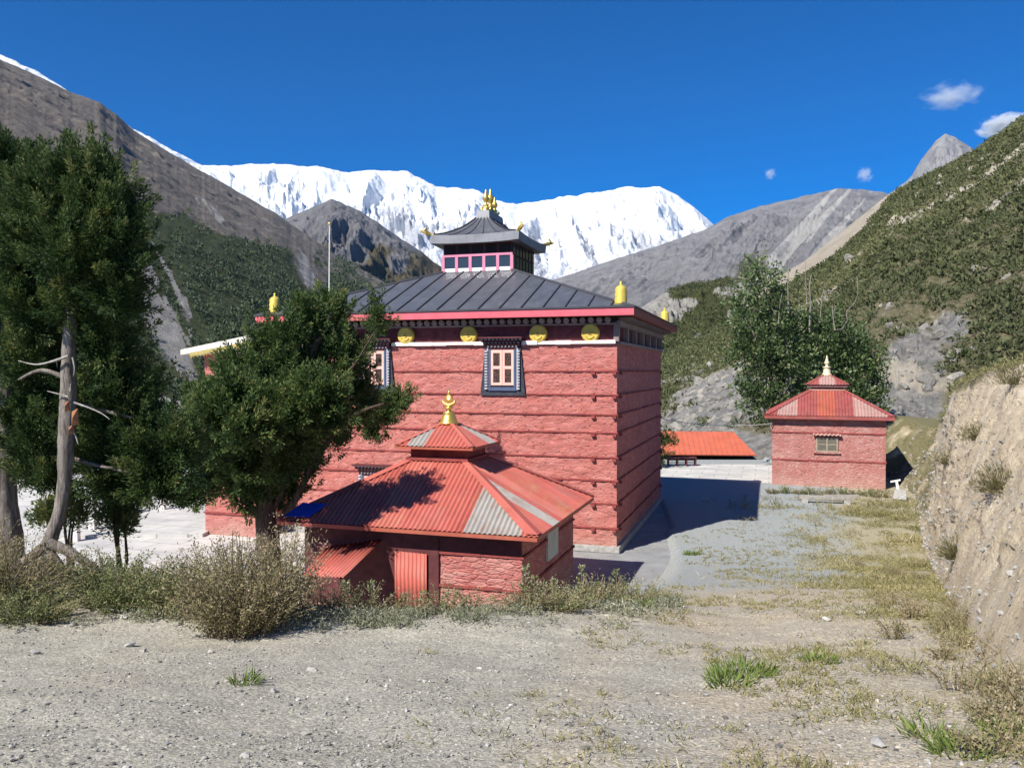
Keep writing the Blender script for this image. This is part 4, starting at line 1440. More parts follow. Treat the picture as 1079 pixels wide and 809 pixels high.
# bench-like rack on the court in front of the shed
rk_ = empty('rack', (9.35, 44.4, -5.2))
tag(rk_, 'dark low rack standing at the court edge in front of the orange shed', 'rack')
for u in (-.75, -.25, .25, .75):
    mb = MB(); mb.box(u - .03, u + .03, -.2, .2, 0, .42); mb.build('leg', M['dark_wood'], rk_)
mb = MB(); mb.box(-.8, .8, -.24, .24, .42, .47); mb.build('top', M['dark_wood'], rk_)
mb = MB()
for zz in (.15, .28):
    mb.box(-.72, .72, -.02, .02, zz, zz + .04)
mb.build('rail', M['dark_wood'], rk_)

# cable
pts = []
a = Vector((6.3, 33.6, -2.0)); b = Vector((11.75, 36.3, -2.35))
for i in range(25):
    t = i / 24
    p = a.lerp(b, t); p.z -= .30 * 4 * t * (1 - t) * .6
    pts.append(p)
mb = MB(); mb.tube(pts, .016, 6)
tag(mb.build('cable', M['wire'], smooth=True), 'pale overhead cable sagging between the temple and the small house', 'cable')

# flagpole behind the temple
fp = empty('flagpole', at(347, 0, 41)[:2] + (-5.2,))
tag(fp, 'tall thin white flagpole rising behind the left end of the temple roof', 'flagpole')
mb = MB(); mb.tube([(0, 0, 0), (0, 0, 6), (.06, 0, 12.6)], [.05, .035, .018], 8); mb.build('pole', M['pole'], fp, smooth=True)
mb = MB(); mb.box(-.3, .3, -.3, .3, 0, .35); mb.build('base', M['stone'], fp, bevel=.02)
mb = MB(); mb.lathe([(0, 0), (.05, .01), (.07, .06), (.04, .12), (0, .15)], .06, 0, 10, cz=12.6); mb.build('cap', M['gold'], fp, smooth=True)

# short white posts on the left court
posts = [(124, 541, .62), (135, 541, .62), (97, 558, .95), (79, 567, .8), (146, 546, .0), (112, 549, .8), (62, 552, .9), (171, 537, .5)]
pl = ['left of the pair of short white posts on the court beneath the leaning juniper', 'right of the pair of short white posts on the court beneath the leaning juniper',
      'short white court post just right of the leaning juniper trunk', 'white court post beside the foot of the leaning juniper, lowest in view', '', 'white court post midway between the leaning juniper trunk and the pair of posts',
      'white court post standing behind the leaning juniper trunk', 'smallest white court post, farthest toward the temple porch']
for (px, py, h), lb in zip(posts, pl):
    if h == 0: continue
    D = F_PX * 5.1 / (py - HORIZON)
    x = (px - 540) / F_PX * D
    e = empty('stone_post', (x, D, -5.2))
    tag(e, lb, 'post', 'short white posts on the court')
    mb = MB(); mb.frustum(.10, .10, 0, .085, .085, h + .1); mb.build('shaft', M['white'], e, bevel=.012)
    mb = MB(); mb.frustum(.115, .115, h + .1, .05, .05, h + .2); mb.build('cap', M['white'], e)

# timber in front of the house, T-post with slab
x, y, _ = at(872, 0, 31.2)
pk = empty('plank', (x, y, drop(x, y) + .03), math.radians(-14))
tag(pk, 'weathered timber beam lying on dark blocks in front of the small house', 'beam')
mb = MB(); mb.box(-1.0, 1.0, -.09, .09, .12, .26); mb.build('beam', M['timber'], pk, bevel=.01)
for u in (-.8, .75):
    mb = MB(); mb.box(u - .12, u + .12, -.16, .16, -.1, .12); mb.build('support_block', M['stone'], pk, bevel=.015)
x, y, _ = at(893, 0, 32.6)
mb = MB(); mb.box(x - .9, x + .5, y - .1, y + .1, drop(x, y) - .02, drop(x, y) + .12)
tag(mb.build('plank', M['timber'], bevel=.01), 'dark plank lying in the grass at the foot of the small house', 'plank')
x, y, _ = at(949, 0, 32.4)
tpst = empty('standpipe', (x, y, -5.1), math.radians(-25))
tpst.scale = (.52, .52, .52)
tag(tpst, 'white T-shaped post over a pale leaning slab right of the small house', 'post')
mb = MB(); mb.hexa([(-.10, -.08, 0), (.12, -.08, 0), (.12, .08, 0), (-.10, .08, 0), (-.28, -.06, 1.25), (-.1, -.06, 1.25), (-.1, .06, 1.25), (-.28, .06, 1.25)]); mb.build('upright', M['white'], tpst, bevel=.01)
mb = MB(); mb.hexa([(-.62, -.09, 1.16), (.08, -.09, 1.34), (.08, .09, 1.34), (-.62, .09, 1.16), (-.62, -.09, 1.28), (.08, -.09, 1.46), (.08, .09, 1.46), (-.62, .09, 1.28)]); mb.build('crossbar', M['white'], tpst, bevel=.01)
mb = MB(); mb.hexa([(-.45, -.9, .02), (.5, -1.0, .0), (.45, -.12, .55), (-.3, -.1, .62), (-.45, -.9, .1), (.5, -1.0, .08), (.45, -.12, .63), (-.3, -.1, .70)]); mb.build('slab', M['stone'], tpst, bevel=.015)


# ------------------------------------------------------------------ TREES
def clump_crown(lobes, per, sprays, spread, L, w, rng, up=.55, inner=.5, shrink=0.0, lat0=.42, len0=1.5):
    """lobes: (cx,cy,cz,rx,ry,rz,weight). Returns spray positions, directions, tint"""
    P, Dv, T = [], [], []
    for cx, cy, cz, rx, ry, rz, wt in lobes:
        n = max(3, int(per * wt))
        q = unit(rng.normal(size=(n, 3)))
        rr = np.where(rng.random(n) < inner, rng.uniform(.25, .8, n), rng.uniform(.82, 1.08, n))[:, None]
        c = np.array((cx, cy, cz)) + q * rr * np.maximum(np.array((rx, ry, rz)) - shrink, .1)
        axis = unit(q * .7 + np.array((0, 0, up)) + .35 * rng.normal(size=(n, 3)))
        ct = rng.normal(0, .12, n)
        for k in range(n):
            m = int(sprays * rng.uniform(.6, 1.3))
            s = spread * rng.uniform(.6, 1.35)
            l = rng.uniform(0, 1, m)
            lat = rng.normal(size=(m, 3)) * (s * lat0 * (1.15 - l))[:, None]
            bend = np.array((0, 0, 1.0)) * (l * l * s * .35)[:, None]
            pos = c[k] + axis[k] * (l * s * len0)[:, None] + lat + bend
            d = unit(axis[k] * 1.0 + unit(lat) * .75 + .3 * rng.normal(size=(m, 3)))
            P.append(pos)
            Dv.append(d)
            T.append(np.clip(.42 + ct[k] + rng.normal(0, .16, m) + .26 * l - .04, 0, 1))
    P = np.concatenate(P)
    n = len(P)
    return P, np.concatenate(Dv), L * rng.uniform(.6, 1.3, n), w * rng.uniform(.7, 1.3, n), np.concatenate(T)


def local_lobes(spec, D, base, thick=1.0):
    """spec in photograph pixels (px, py, rx, ry, depth offset, weight) at distance D, made local to base"""
    out = []
    for px, py, rx, ry, dd, wt in spec:
        d = D + dd
        p = at(px, py, d)
        k = d / F_PX
        out.append((p[0] - base[0], p[1] - base[1], p[2] - base[2], rx * k, (rx * .5 + ry * .5) * k * thick, ry * k, wt))
    return out


def limb(mb, a, b, r0, r1, n=5, wob=.08, seg=7):
    a, b = Vector(a), Vector(b)
    pts, rs = [], []
    l = (b - a).length
    for i in range(n + 1):
        t = i / n
        p = a.lerp(b, t)
        if 0 < i < n:
            p += Vector((random.uniform(-1, 1), random.uniform(-1, 1), random.uniform(-1, 1))) * wob * l * .5
        pts.append(p)
        rs.append(r0 + (r1 - r0) * t)
    mb.tube(pts, rs, seg, rough=.12)


# juniper in the middle, in front of the temple's left part
x2, y2 = -5.6, 18.5
b2 = (x2, y2, -5.24)
j2 = empty('juniper_tree', b2)
tag(j2, 'dense rounded green juniper with dark trunks standing left of the corrugated shrine', 'tree')
spec = [(348, 336, 20, 24, 1.0, .7), (325, 342, 20, 18, 0, .5), (372, 378, 14, 22, 1.6, .5), (396, 342, 8, 22, 2.4, .25), (300, 370, 36, 28, -.3, 1.0), (345, 385, 40, 32, .4, 1.2), (262, 398, 36, 26, -.8, 1.0), (228, 432, 30, 26, -2.2, .9),
        (300, 425, 42, 30, -1.0, 1.2), (362, 428, 36, 28, 1.2, 1.0), (402, 438, 26, 20, 4.4, .8), (420, 428, 12, 12, 4.9, .3), (250, 468, 38, 26, -1.2, 1.0), (300, 474, 40, 26, -1.0, 1.1), (345, 466, 26, 20, 1.4, .6), (214, 490, 20, 18, -.8, .4),
        (270, 504, 36, 15, -.6, .7), (203, 528, 17, 14, -.6, .35), (318, 500, 20, 12, .6, .4), (392, 461, 12, 8, 4.4, .2), (262, 440, 26, 22, -2.6, .8),
        (300, 440, 26, 20, -2.9, .8), (338, 424, 26, 22, -2.9, .8), (350, 448, 18, 14, -2.7, .4), (248, 425, 20, 16, -3.0, .5), (228, 446, 20, 16, -3.6, .5), (258, 458, 20, 14, -3.6, .5), (208, 465, 22, 24, -1.6, .6), (285, 462, 22, 16, -3.2, .5), (232, 512, 26, 18, -.5, .6), (262, 528, 26, 14, -.3, .5), (302, 520, 22, 14, .2, .4), (224, 462, 24, 20, -2.6, .8), (257, 492, 22, 16, -2.1, .7)]  # nearer lobes added so the crown shades the shrine roof
P, Dv, L_, w_, T_ = clump_crown(local_lobes(spec, y2, b2), 96, 110, .24, .095, .032, np.random.default_rng(5), up=.75, shrink=.22, lat0=.30, len0=2.1)
leaves('crown', P, Dv, L_, w_, T_, M['juniper'], j2)
mb = MB()
hT = -b2[2]
def rel(px, py, dd=0.0):
    p = at(px, py, y2 + dd)
    return (p[0] - b2[0], p[1] - b2[1], p[2] - b2[2])
mb.tube([(0, 0, -.1), rel(283, 575), rel(280, 525), rel(288, 480), rel(300, 430), rel(330, 370), rel(350, 330)], [.30, .25, .22, .19, .15, .10, .03], 10, rough=.1)
tr = mb.build('trunk', M['bark_dark'], j2, smooth=True)
for path, r in (([(282, 560), (262, 530), (240, 490), (225, 450)], .09), ([(284, 565), (312, 525), (335, 480), (370, 440), (405, 425)], .10), ([(285, 540), (305, 500), (318, 450)], .09), ([(290, 470), (270, 430), (258, 395)], .07), ([(280, 520), (235, 520), (205, 525)], .05), ([(300, 430), (360, 400), (395, 350)], .06)):
    mb = MB(); mb.tube([rel(*p) for p in path], [r * (1 - .75 * i / (len(path) - 1)) for i in range(len(path))], 8, rough=.1)
    mb.build('limb', M['bark_dark'], tr, smooth=True)

# leaning juniper, left foreground
x1_, y1_ = -4.95, 8.85
b1 = (x1_, y1_, drop(x1_, y1_) - .05)
j1 = empty('juniper_tree', b1)
tag(j1, 'leaning juniper with bare grey splintered trunk and dark crown rising over the roadside weeds', 'tree')


def rel1(px, py, dd=0.0):
    p = at(px, py, y1_ + dd)
    return (p[0] - b1[0], p[1] - b1[1], p[2] - b1[2])


spec = [(92, 203, 32, 36, .1, 1.0), (58, 222, 40, 42, 0, 1.2), (112, 238, 36, 42, 0, 1.2), (128, 270, 24, 50, -.1, .8), (85, 265, 45, 48, -.1, 1.4), (38, 262, 40, 48, .2, 1.1), (125, 320, 26, 26, -.1, .6), (92, 330, 34, 26, .1, .8), (40, 325, 34, 34, .3, .9),
        (112, 372, 28, 34, .3, .8), (38, 385, 32, 44, .6, 1.0), (128, 425, 36, 42, .5, 1.2), (150, 470, 36, 36, .5, 1.2), (105, 480, 36, 34, .6, 1.1), (165, 515, 28, 26, .4, .8), (125, 515, 26, 20, .5, .6), (40, 450, 34, 46, .8, 1.0), (188, 478, 18, 28, .3, .5), (85, 430, 26, 36, .8, .7), (45, 505, 26, 22, .8, .5)]
P, Dv, L_, w_, T_ = clump_crown(local_lobes(spec, y1_, b1), 92, 215, .165, .052, .0155, np.random.default_rng(6), up=.8, shrink=.15, lat0=.29, len0=2.2)
leaves('crown', P, Dv, L_, w_, T_, M['juniper_near'], j1)
mb = MB()
mb.tube([rel1(42, 612, -.1), rel1(46, 590), rel1(52, 570), rel1(62, 540), rel1(67, 505), rel1(69, 470), rel1(72, 430), rel1(73, 390), rel1(75, 345), rel1(80, 290), rel1(88, 220), rel1(92, 175)],
        [.12, .10, .075, .068, .070, .085, .090, .075, .066, .05, .035, .02], 12, rough=.10)
tr = mb.build('trunk', M['bark'], j1, smooth=True)
for path, r in (([(50, 572), (72, 582), (88, 592), (104, 600)], .07), ([(50, 575), (30, 588), (14, 598)], .07), ([(48, 580), (62, 600), (72, 622)], .07)):
    mb = MB(); mb.tube([rel1(*p, -.05) for p in path], [r, r * .8, r * .6, r * .3][:len(path)], 8, rough=.15); mb.build('root', M['bark'], tr, smooth=True)
for path, r, mt in (([(73, 375), (55, 381), (38, 384), (20, 380)], .016, 'deadwood'), ([(77, 376), (79, 388), (78, 396)], .010, 'deadwood'), ([(60, 379), (61, 388)], .006, 'deadwood'), ([(72, 418), (58, 414), (50, 412)], .011, 'deadwood'),
                    ([(78, 424), (95, 430), (108, 436), (116, 442)], .013, 'deadwood'), ([(74, 450), (80, 460), (82, 468)], .014, 'deadwood'), ([(74, 412), (75, 404)], .008, 'deadwood'),
                    ([(75, 350), (100, 330), (120, 300)], .035, 'bark'), ([(72, 420), (100, 430), (140, 440)], .04, 'bark'), ([(68, 480), (100, 490), (150, 500)], .035, 'bark'), ([(73, 400), (45, 390), (20, 400)], .035, 'bark'), ([(80, 300), (60, 260), (45, 220)], .035, 'bark')):
    dd = -.12 if mt == 'deadwood' else .2
    mb = MB(); mb.tube([rel1(*p, dd) for p in path], [r * (1 - .7 * i / (len(path) - 1)) for i in range(len(path))], 6, rough=.1)
    mb.build('dead_branch' if mt == 'deadwood' else 'limb', M[mt], tr, smooth=True)
mb = MB()
for px, py, w0, h0 in ((71, 428, 5, 10), (75, 453, 5, 9), (79, 440, 7, 16)):
    c = rel1(px, py, -.135)
    k = y1_ / F_PX
    mb.add([(c[0] - w0 * k * .5, c[1], c[2] - h0 * k * .6), (c[0] + w0 * k * .5, c[1] + .01, c[2] - h0 * k * .4), (c[0] + w0 * k * .3, c[1] + .02, c[2] + h0 * k * .6), (c[0] - w0 * k * .3, c[1] - .02, c[2] + h0 * k * .4), (c[0], c[1] - .05, c[2])],
           [(0, 1, 4), (1, 2, 4), (2, 3, 4), (3, 0, 4)])
mb.build('splintered_wood', M['splinter'], tr)

# juniper at the left edge
x3, y3 = -6.1, 9.7
b3 = (x3, y3, drop(x3, y3) - .05)
j3 = empty('juniper_tree', b3)
tag(j3, 'tall dark juniper cut off by the left edge of the photo, straight thick trunk', 'tree')
spec = [(14, 188, 28, 32, 0, 1.0), (36, 204, 22, 26, 0, .7), (-25, 208, 40, 46, 0, 1.2), (15, 225, 40, 40, 0, 1.2), (-30, 260, 46, 50, 0, 1.3), (20, 285, 34, 40, -.2, 1.1), (-10, 330, 45, 44, .2, 1.2), (-40, 370, 46, 46, 0, 1.1), (20, 370, 26, 40, .3, .8), (-20, 430, 40, 46, .5, 1.1), (22, 455, 24, 40, .4, .7), (-45, 490, 36, 36, .3, .7), (15, 500, 24, 22, .5, .4)]
P, Dv, L_, w_, T_ = clump_crown(local_lobes(spec, y3, b3), 86, 200, .17, .056, .017, np.random.default_rng(7), up=.8, shrink=.15, lat0=.29, len0=2.2)
leaves('crown', P, Dv, L_, w_, T_, M['juniper_near'], j3)
mb = MB()


def rel3(px, py, dd=0.0):
    p = at(px, py, y3 + dd)
    return (p[0] - b3[0], p[1] - b3[1], p[2] - b3[2])


mb.tube([(0, 0, -.1), rel3(8, 580), rel3(5, 530), rel3(4, 470), rel3(6, 400), rel3(10, 320), rel3(12, 240), rel3(14, 170)], [.20, .17, .14, .13, .12, .09, .05, .02], 10, rough=.1)
tr = mb.build('trunk', M['bark'], j3, smooth=True)
for path in ([(5, 470), (30, 440), (45, 420)], [(6, 400), (-30, 370), (-60, 360)], [(10, 320), (40, 290), (55, 270)], [(8, 360), (30, 330), (48, 318)]):
    mb = MB(); mb.tube([rel3(*p, .05) for p in path], [.05, .035, .012], 7, rough=.1); mb.build('limb', M['bark'], tr, smooth=True)

# young junipers behind the leaning trunk
for spec, D, lb in (([(125, 538, 16, 22, 0, 1.0), (125, 555, 18, 12, 0, .6), (128, 520, 10, 16, 0, .4)], 11.0, 'small bright green juniper bush right of the leaning juniper trunk'), ([(72, 540, 16, 18, 0, 1.0), (50, 548, 14, 14, 0, .6)], 11.4, 'small green juniper bush behind the leaning juniper trunk')):
    x, y, _ = at(spec[0][0], 0, D)
    bb = (x, y, drop(x, y) - .03)
    e = empty('juniper_bush', bb)
    tag(e, lb, 'bush')
    P, Dv, L_, w_, T_ = clump_crown(local_lobes(spec, D, bb), 55, 70, .12, .06, .018, np.random.default_rng(int(D * 10)), up=1.2)
    leaves('foliage', P, Dv, L_, w_, np.clip(T_ + .22, 0, 1), M['juniper'], e)
    mb = MB()
    p = at(spec[0][0], spec[0][1], D)
    for k in range(4):
        limb(mb, (0, 0, -.05), (p[0] - x + random.uniform(-.1, .1), random.uniform(-.1, .1), p[2] - bb[2]), .035, .01, 4)
    mb.build('stem', M['bark_dark'], e)

# broadleaf trees behind the small house, with bare dead stems
for spec, D, lb, seed in (([(800, 300, 18, 26, 0, .6), (812, 320, 22, 34, 0, .9), (785, 335, 18, 26, -.3, .6), (798, 365, 26, 30, 0, 1.0), (830, 360, 26, 30, .3, 1.0), (805, 400, 24, 30, 0, 1.0), (835, 398, 26, 30, 0, 1.0), (782, 372, 14, 20, 0, .4), (815, 430, 24, 22, 0, .8), (790, 418, 16, 18, 0, .4)], 43.0, 'tall leafy tree left of the small house roof, upper leaves pale', 21),
                          ([(860, 355, 26, 24, 0, .9), (885, 370, 28, 24, .4, 1.0), (860, 390, 30, 26, 0, 1.1), (900, 395, 26, 24, .3, 1.0), (920, 400, 16, 26, .6, .6), (885, 420, 30, 22, 0, 1.0), (918, 428, 18, 20, .3, .6), (850, 425, 24, 20, 0, .8), (905, 372, 18, 18, .4, .5), (845, 345, 14, 18, .3, .4)], 44.5, 'broad dark leafy tree behind the small house with pale bare stems above its crown', 22)):
    x, y, _ = at(spec[4][0] if seed == 21 else 880, 0, D)
    bb = (x, y, -5.6)
    e = empty('broadleaf_tree', bb)
    tag(e, lb, 'tree')
    P, Dv, L_, w_, T_ = clump_crown(local_lobes(spec, D, bb, .9), 66, 26, .42, .19, .12, np.random.default_rng(seed), up=.5, shrink=.3, lat0=.4, len0=1.9)
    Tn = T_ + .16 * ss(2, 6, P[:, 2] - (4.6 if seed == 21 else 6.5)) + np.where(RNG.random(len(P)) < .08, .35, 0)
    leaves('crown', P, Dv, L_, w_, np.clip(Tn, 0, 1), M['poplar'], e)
    mb = MB()
    mb.tube([(0, 0, -.3), (.1, 0, 2), (.0, 0, 4), (.1, .1, 6)], [.22, .17, .12, .05], 9, rough=.08)
    tr = mb.build('trunk', M['bark'], e, smooth=True)
    for px, py, rx, ry, dd, wt in spec:
        p = at(px, py, D + dd)
        mb = MB(); limb(mb, (.05, 0, 1.4), (p[0] - x, p[1] - y, p[2] - bb[2]), .08, .02, 5, .12); mb.build('limb', M['bark'], tr, smooth=True)
    dead = [([(831, 330), (830, 300), (832, 275), (831, 262)], .035), ([(820, 345), (822, 320), (825, 305)], .03)] if seed == 21 else \
        [([(853, 350), (854, 320), (853, 300), (855, 288)], .06), ([(850, 320), (849, 295), (848, 275), (850, 262)], .03), ([(880, 348), (887, 347), (893, 338), (892, 328), (900, 320), (904, 310), (903, 292)], .045), ([(880, 348), (878, 335), (877, 320)], .05),
         ([(864, 340), (866, 315), (869, 298)], .03), ([(892, 330), (898, 322), (896, 316)], .02), ([(853, 310), (846, 296), (842, 288)], .02), ([(866, 318), (872, 306)], .018), ([(842, 335), (842, 312)], .025)]
    for path, r in dead:
        q = [at(a, b, D - 1.0) for a, b in path]
        mb = MB(); mb.tube([(c[0] - x, c[1] - y, c[2] - bb[2]) for c in q], [.75 * r * (1 - .6 * i / (len(q) - 1)) for i in range(len(q))], 6)
        mb.build('dead_stem', M['bark'], e, smooth=True)

# dark leafy clump added for a dark patch between temple and orange shed
x, y, _ = at(697, 0, 43.5)
bb = (x, y, -5.2)
e = empty('bush', bb)
tag(e, 'dark leafy clump at the left end of the orange-red shed roof', 'bush')
P, Dv, L_, w_, T_ = clump_crown(local_lobes([(696, 472, 10, 12, 0, 1), (703, 468, 9, 9, 0, .6), (690, 480, 10, 8, 0, .5)], 43.5, bb), 45, 45, .22, .12, .05, np.random.default_rng(31), up=.6)
leaves('foliage', P, Dv, L_, w_, T_ * .6, M['juniper'], e)
mb = MB()
for k in range(3): limb(mb, (0, 0, -.05), (random.uniform(-.3, .3), 0, .8), .04, .01, 4)
mb.build('stem', M['bark_dark'], e)


# ------------------------------------------------------------------ BUSHES, WEEDS, GRASS, STONES
def bush(name, x, y, rad, h, nst, nlf, mat, label, cat='bush', group=None, seed=0, lean=.0, lsize=.028, tint0=.4, stemmat=None, squash=.7):
    rng = np.random.default_rng(seed)
    z = drop(x, y)
    e = empty(name, (x, y, z - .02))
    tag(e, label, cat, group)
    P, Dv, T = [], [], []
    mb = MB()
    for s in range(nst):
        a = rng.uniform(0, 2 * math.pi)
        b0 = np.array((math.cos(a), math.sin(a) * squash, 0)) * rad * .45 * math.sqrt(rng.random())
        out = b0 / rad * 2.1 + rng.normal(0, .30, 3) + np.array((lean, 0, 0))
        out[2] = 0
        hh = h * rng.uniform(.35, 1.08) * (1 - .25 * min(1.0, float(np.hypot(out[0], out[1]))))
        tip = b0 + out * rad * .75 + np.array((0, 0, hh))
        mid = b0 + out * rad * .25 + np.array((0, 0, hh * .55))
        ts = rng.uniform(.15, 1.0, nlf)
        q = ((1 - ts) ** 2)[:, None] * b0 + (2 * ts * (1 - ts))[:, None] * mid + (ts ** 2)[:, None] * tip
        tang = unit(tip - mid)
        q = q + rng.normal(0, .012 + .014 * h, (nlf, 3))
        P.append(q)
        Dv.append(unit(tang * .8 + rng.normal(size=(nlf, 3)) * .8))
        T.append(np.clip(tint0 + rng.normal(0, .2, nlf) + .25 * ts - .1, 0, 1))
        if s % 2 == 0:
            mb.tube([b0 - (0, 0, .03), mid, tip], [.006, .004, .002], 3)
    P = np.concatenate(P)
    leaves('foliage', P, np.concatenate(Dv), lsize * rng.uniform(.6, 1.5, len(P)), lsize * .42 * rng.uniform(.7, 1.3, len(P)), np.concatenate(T), mat, e)
    mb.build('stems', stemmat or M['stemm'], e)
    return e


cg = NT('crag_rock')
cf = cg.noise(1.4, detail=10, rough=.75)
M['crag'] = cg.done(cg.mix(cg.ramp(cf, [(.35, 0), (.65, 1)]), (.15, .14, .125), cg.ramp(cg.attr('tint'), [(0, (.20, .19, .17)), (1, (.42, .39, .34))])), .95, 0, cg.bump(cg.noise(5, detail=8, rough=.75), .9, .12), .1)
M['stemm'] = m_plain('dry_stem', (.20, .15, .09), .9, .3)
bush('dry_bush', -2.36, 6.95, .58, .92, 250, 58, M['dry_bush'], 'largest brownish dry bush at the road edge, in front of the corrugated shrine', seed=1, tint0=.50)
bush('dry_bush', -2.12, 7.5, .34, 1.0, 90, 50, M['dry_bush'], 'feathery grey-brown bush leaning towards the red sheet awning', seed=2, tint0=.62, lean=.2)
bush('dry_bush', -2.75, 7.7, .5, .80, 160, 50, M['dry_bush'], 'dry bush rising at the left side of the largest dry bush', seed=3, tint0=.5)
bush('weed_clump', -3.55, 8.4, .60, .45, 150, 45, M['green_bush'], 'greenish weed clump in front of the paved court, left of the dry bushes', 'weeds', 'weed clumps along the road edge', seed=4)
bush('weed_clump', -4.25, 8.4, .60, .48, 150, 45, M['green_bush'], 'greenish weed clump right of the foot of the leaning juniper', 'weeds', 'weed clumps along the road edge', seed=5)
bush('weed_clump', -5.05, 8.0, .65, .72, 200, 50, M['dry_bush'], 'brown weed clump hiding the foot of the leaning juniper', 'weeds', 'weed clumps along the road edge', seed=6, tint0=.35)
bush('weed_clump', -4.5, 7.5, .5, .35, 120, 40, M['green_bush'], 'low green weed clump below the brown one by the leaning juniper', 'weeds', 'weed clumps along the road edge', seed=7)
bush('weed_clump', -5.9, 8.6, .6, .85, 160, 45, M['dry_bush'], 'brown weed clump at the left edge of the photo beneath the dark juniper', 'weeds', 'weed clumps along the road edge', seed=8, tint0=.45)
bush('weed_clump', -3.2, 7.8, .5, .50, 140, 45, M['green_bush'], 'weed clump tucked against the left foot of the largest dry bush', 'weeds', 'weed clumps along the road edge', seed=9)
bush('weed_clump', -3.9, 7.9, .5, .44, 130, 45, M['green_bush'], 'low weed clump nearest the road between juniper and largest dry bush', 'weeds', 'weed clumps along the road edge', seed=14)
bush('weed_clump', -1.25, 8.6, .40, .40, 120, 45, M['green_bush'], 'weed clump below the slanting red sheet awning of the shrine', 'weeds', 'weed clumps along the road edge', seed=10, tint0=.6)
bush('weed_clump', -.85, 8.8, .34, .36, 90, 40, M['green_bush'], 'weed clump in front of the upright red sheet door of the shrine', 'weeds', 'weed clumps along the road edge', seed=12, tint0=.55)
bush('bank_shrub', 5.95, 9.35, .42, .55, 110, 40, M['dry_bush'], 'grey-brown shrub growing high on the bare earth bank', 'shrub', 'dry shrubs on the earth bank', seed=15, tint0=.25)

rw = np.random.default_rng(44)
for k in range(24):
    px = 345 + 15 * k + rw.uniform(-8, 8)
    D = 8.15 + rw.uniform(-.35, .5) + (1.6 * max(0, (px - 600) / 100))
    bush('weed_clump', (px - 540) / F_PX * D, D, rw.uniform(.18, .34), rw.uniform(.18, .44), 34, 26, M['green_bush'] if k % 3 else M['dry_bush'], 'sparse pale weed clump on the road edge before the shrine', 'weeds', 'sparse weed clumps before the shrine', seed=300 + k, tint0=rw.uniform(.45, .7), lsize=.024)
for k in range(64):
    D = 3.2 + 17 * rw.random() ** 1.5
    x = (.62 + .47 * D if k % 3 else 1.4 + .38 * D) + rw.normal(0, .14 + .03 * D)
    bush('dry_weed', x, D, rw.uniform(.10, .26) * (1 + .02 * D), rw.uniform(.10, .32) * (1 + .02 * D), 26, 24, M['dry_bush'], 'small twiggy dry weed on the verge by the earth bank', 'weed', 'dry weeds along the verge', seed=340 + k, tint0=rw.uniform(.3, .75), lsize=.020)

for k in range(9):
    px, D = 815 + 14.5 * k, 33.9 - .15 * k + rw.uniform(-.3, .3)
    bush('dry_weed', (px - 540) / F_PX * D, D, rw.uniform(.3, .55), rw.uniform(.22, .5), 26, 22, M['green_bush'] if k % 2 else M['dry_bush'], 'weed growing along the foot of the small house wall', 'weed', 'weeds at the foot of the small house', seed=420 + k, lsize=.06)

# tall flower spikes at the crest
SP = [(553, 655, 7.9, .62, 'tallest flower spike, beside the corner of the shrine'), (467, 650, 8.2, .30, 'short weed spike before the brick front of the shrine'), (563, 652, 8.2, .48, 'flower spike just right of the shrine corner'), (576, 650, 8.4, .40, 'bushy flower spike in front of the shrine right wall'), (587, 650, 8.6, .44, 'flower spike before the shadowed right wall of the shrine'),
      (612, 650, 8.9, .50, 'slender flower spike at the rear corner of the shrine'), (597, 652, 8.6, .30, 'low flower spike between two taller ones by the shrine wall'), (626, 652, 8.9, .30, 'short flower spike left of the tufted one against the shrine shadow'), (651, 650, 9.6, .44, 'dark flower spike standing against the shrine shadow'), (634, 652, 9.2, .28, 'thin short flower spike inside the shrine shadow'),
      (392, 640, 8.5, .66, 'whitish flower spike over the slanting sheet awning'), (365, 640, 8.4, .60, 'flower spike before the left half of the sheet awning'), (424, 640, 8.6, .58, 'spike with cream flowers next to the upright sheet door'), (446, 645, 8.5, .5, 'small flowered spike at the right edge of the upright sheet door')]
for i, (px, py, D, h, lb) in enumerate(SP):
    h = h * (.72 if 545 < px < 600 else .9)
    rng = np.random.default_rng(50 + i)
    x = (px - 540) / F_PX * D
    z = drop(x, D)
    e = empty('flower_spike', (x, D, z))
    tag(e, lb, 'plant', 'flower spikes along the road edge')
    mb = MB()
    lx = rng.uniform(-.03, .03)
    mb.tube([(0, 0, -.05), (lx * .4, 0, h * .5), (lx, 0, h)], [.008, .006, .003], 5)
    mb.build('stem', M['stemm'], e)
    n = int(330 * h)
    t = rng.uniform(.1, 1, n)
    a = rng.uniform(0, 6.28, n)
    rr = (.055 * (1.15 - t) + .012) * rng.uniform(.3, 1, n)
    P = np.stack([lx * t + rr * np.cos(a), rr * np.sin(a), h * t], -1)
    Dv = np.stack([np.cos(a), np.sin(a), .8 + 0 * a], -1)
    leaves('leaf_whorl', P, Dv, .045 * rng.uniform(.5, 1.2, n), .018, np.clip(.35 + rng.normal(0, .2, n) + .25 * t, 0, 1), M['green_bush'], e)
    m = int(60 * h) + 6
    t = rng.uniform(.72, 1.02, m)
    a = rng.uniform(0, 6.28, m)
    P = np.stack([lx * t + .02 * np.cos(a), .02 * np.sin(a), h * t], -1)
    leaves('flower', P, np.stack([np.cos(a), np.sin(a), .4 + 0 * a], -1), .025, .02, np.clip(.75 + rng.normal(0, .2, m), 0, 1), M['cover'], e)

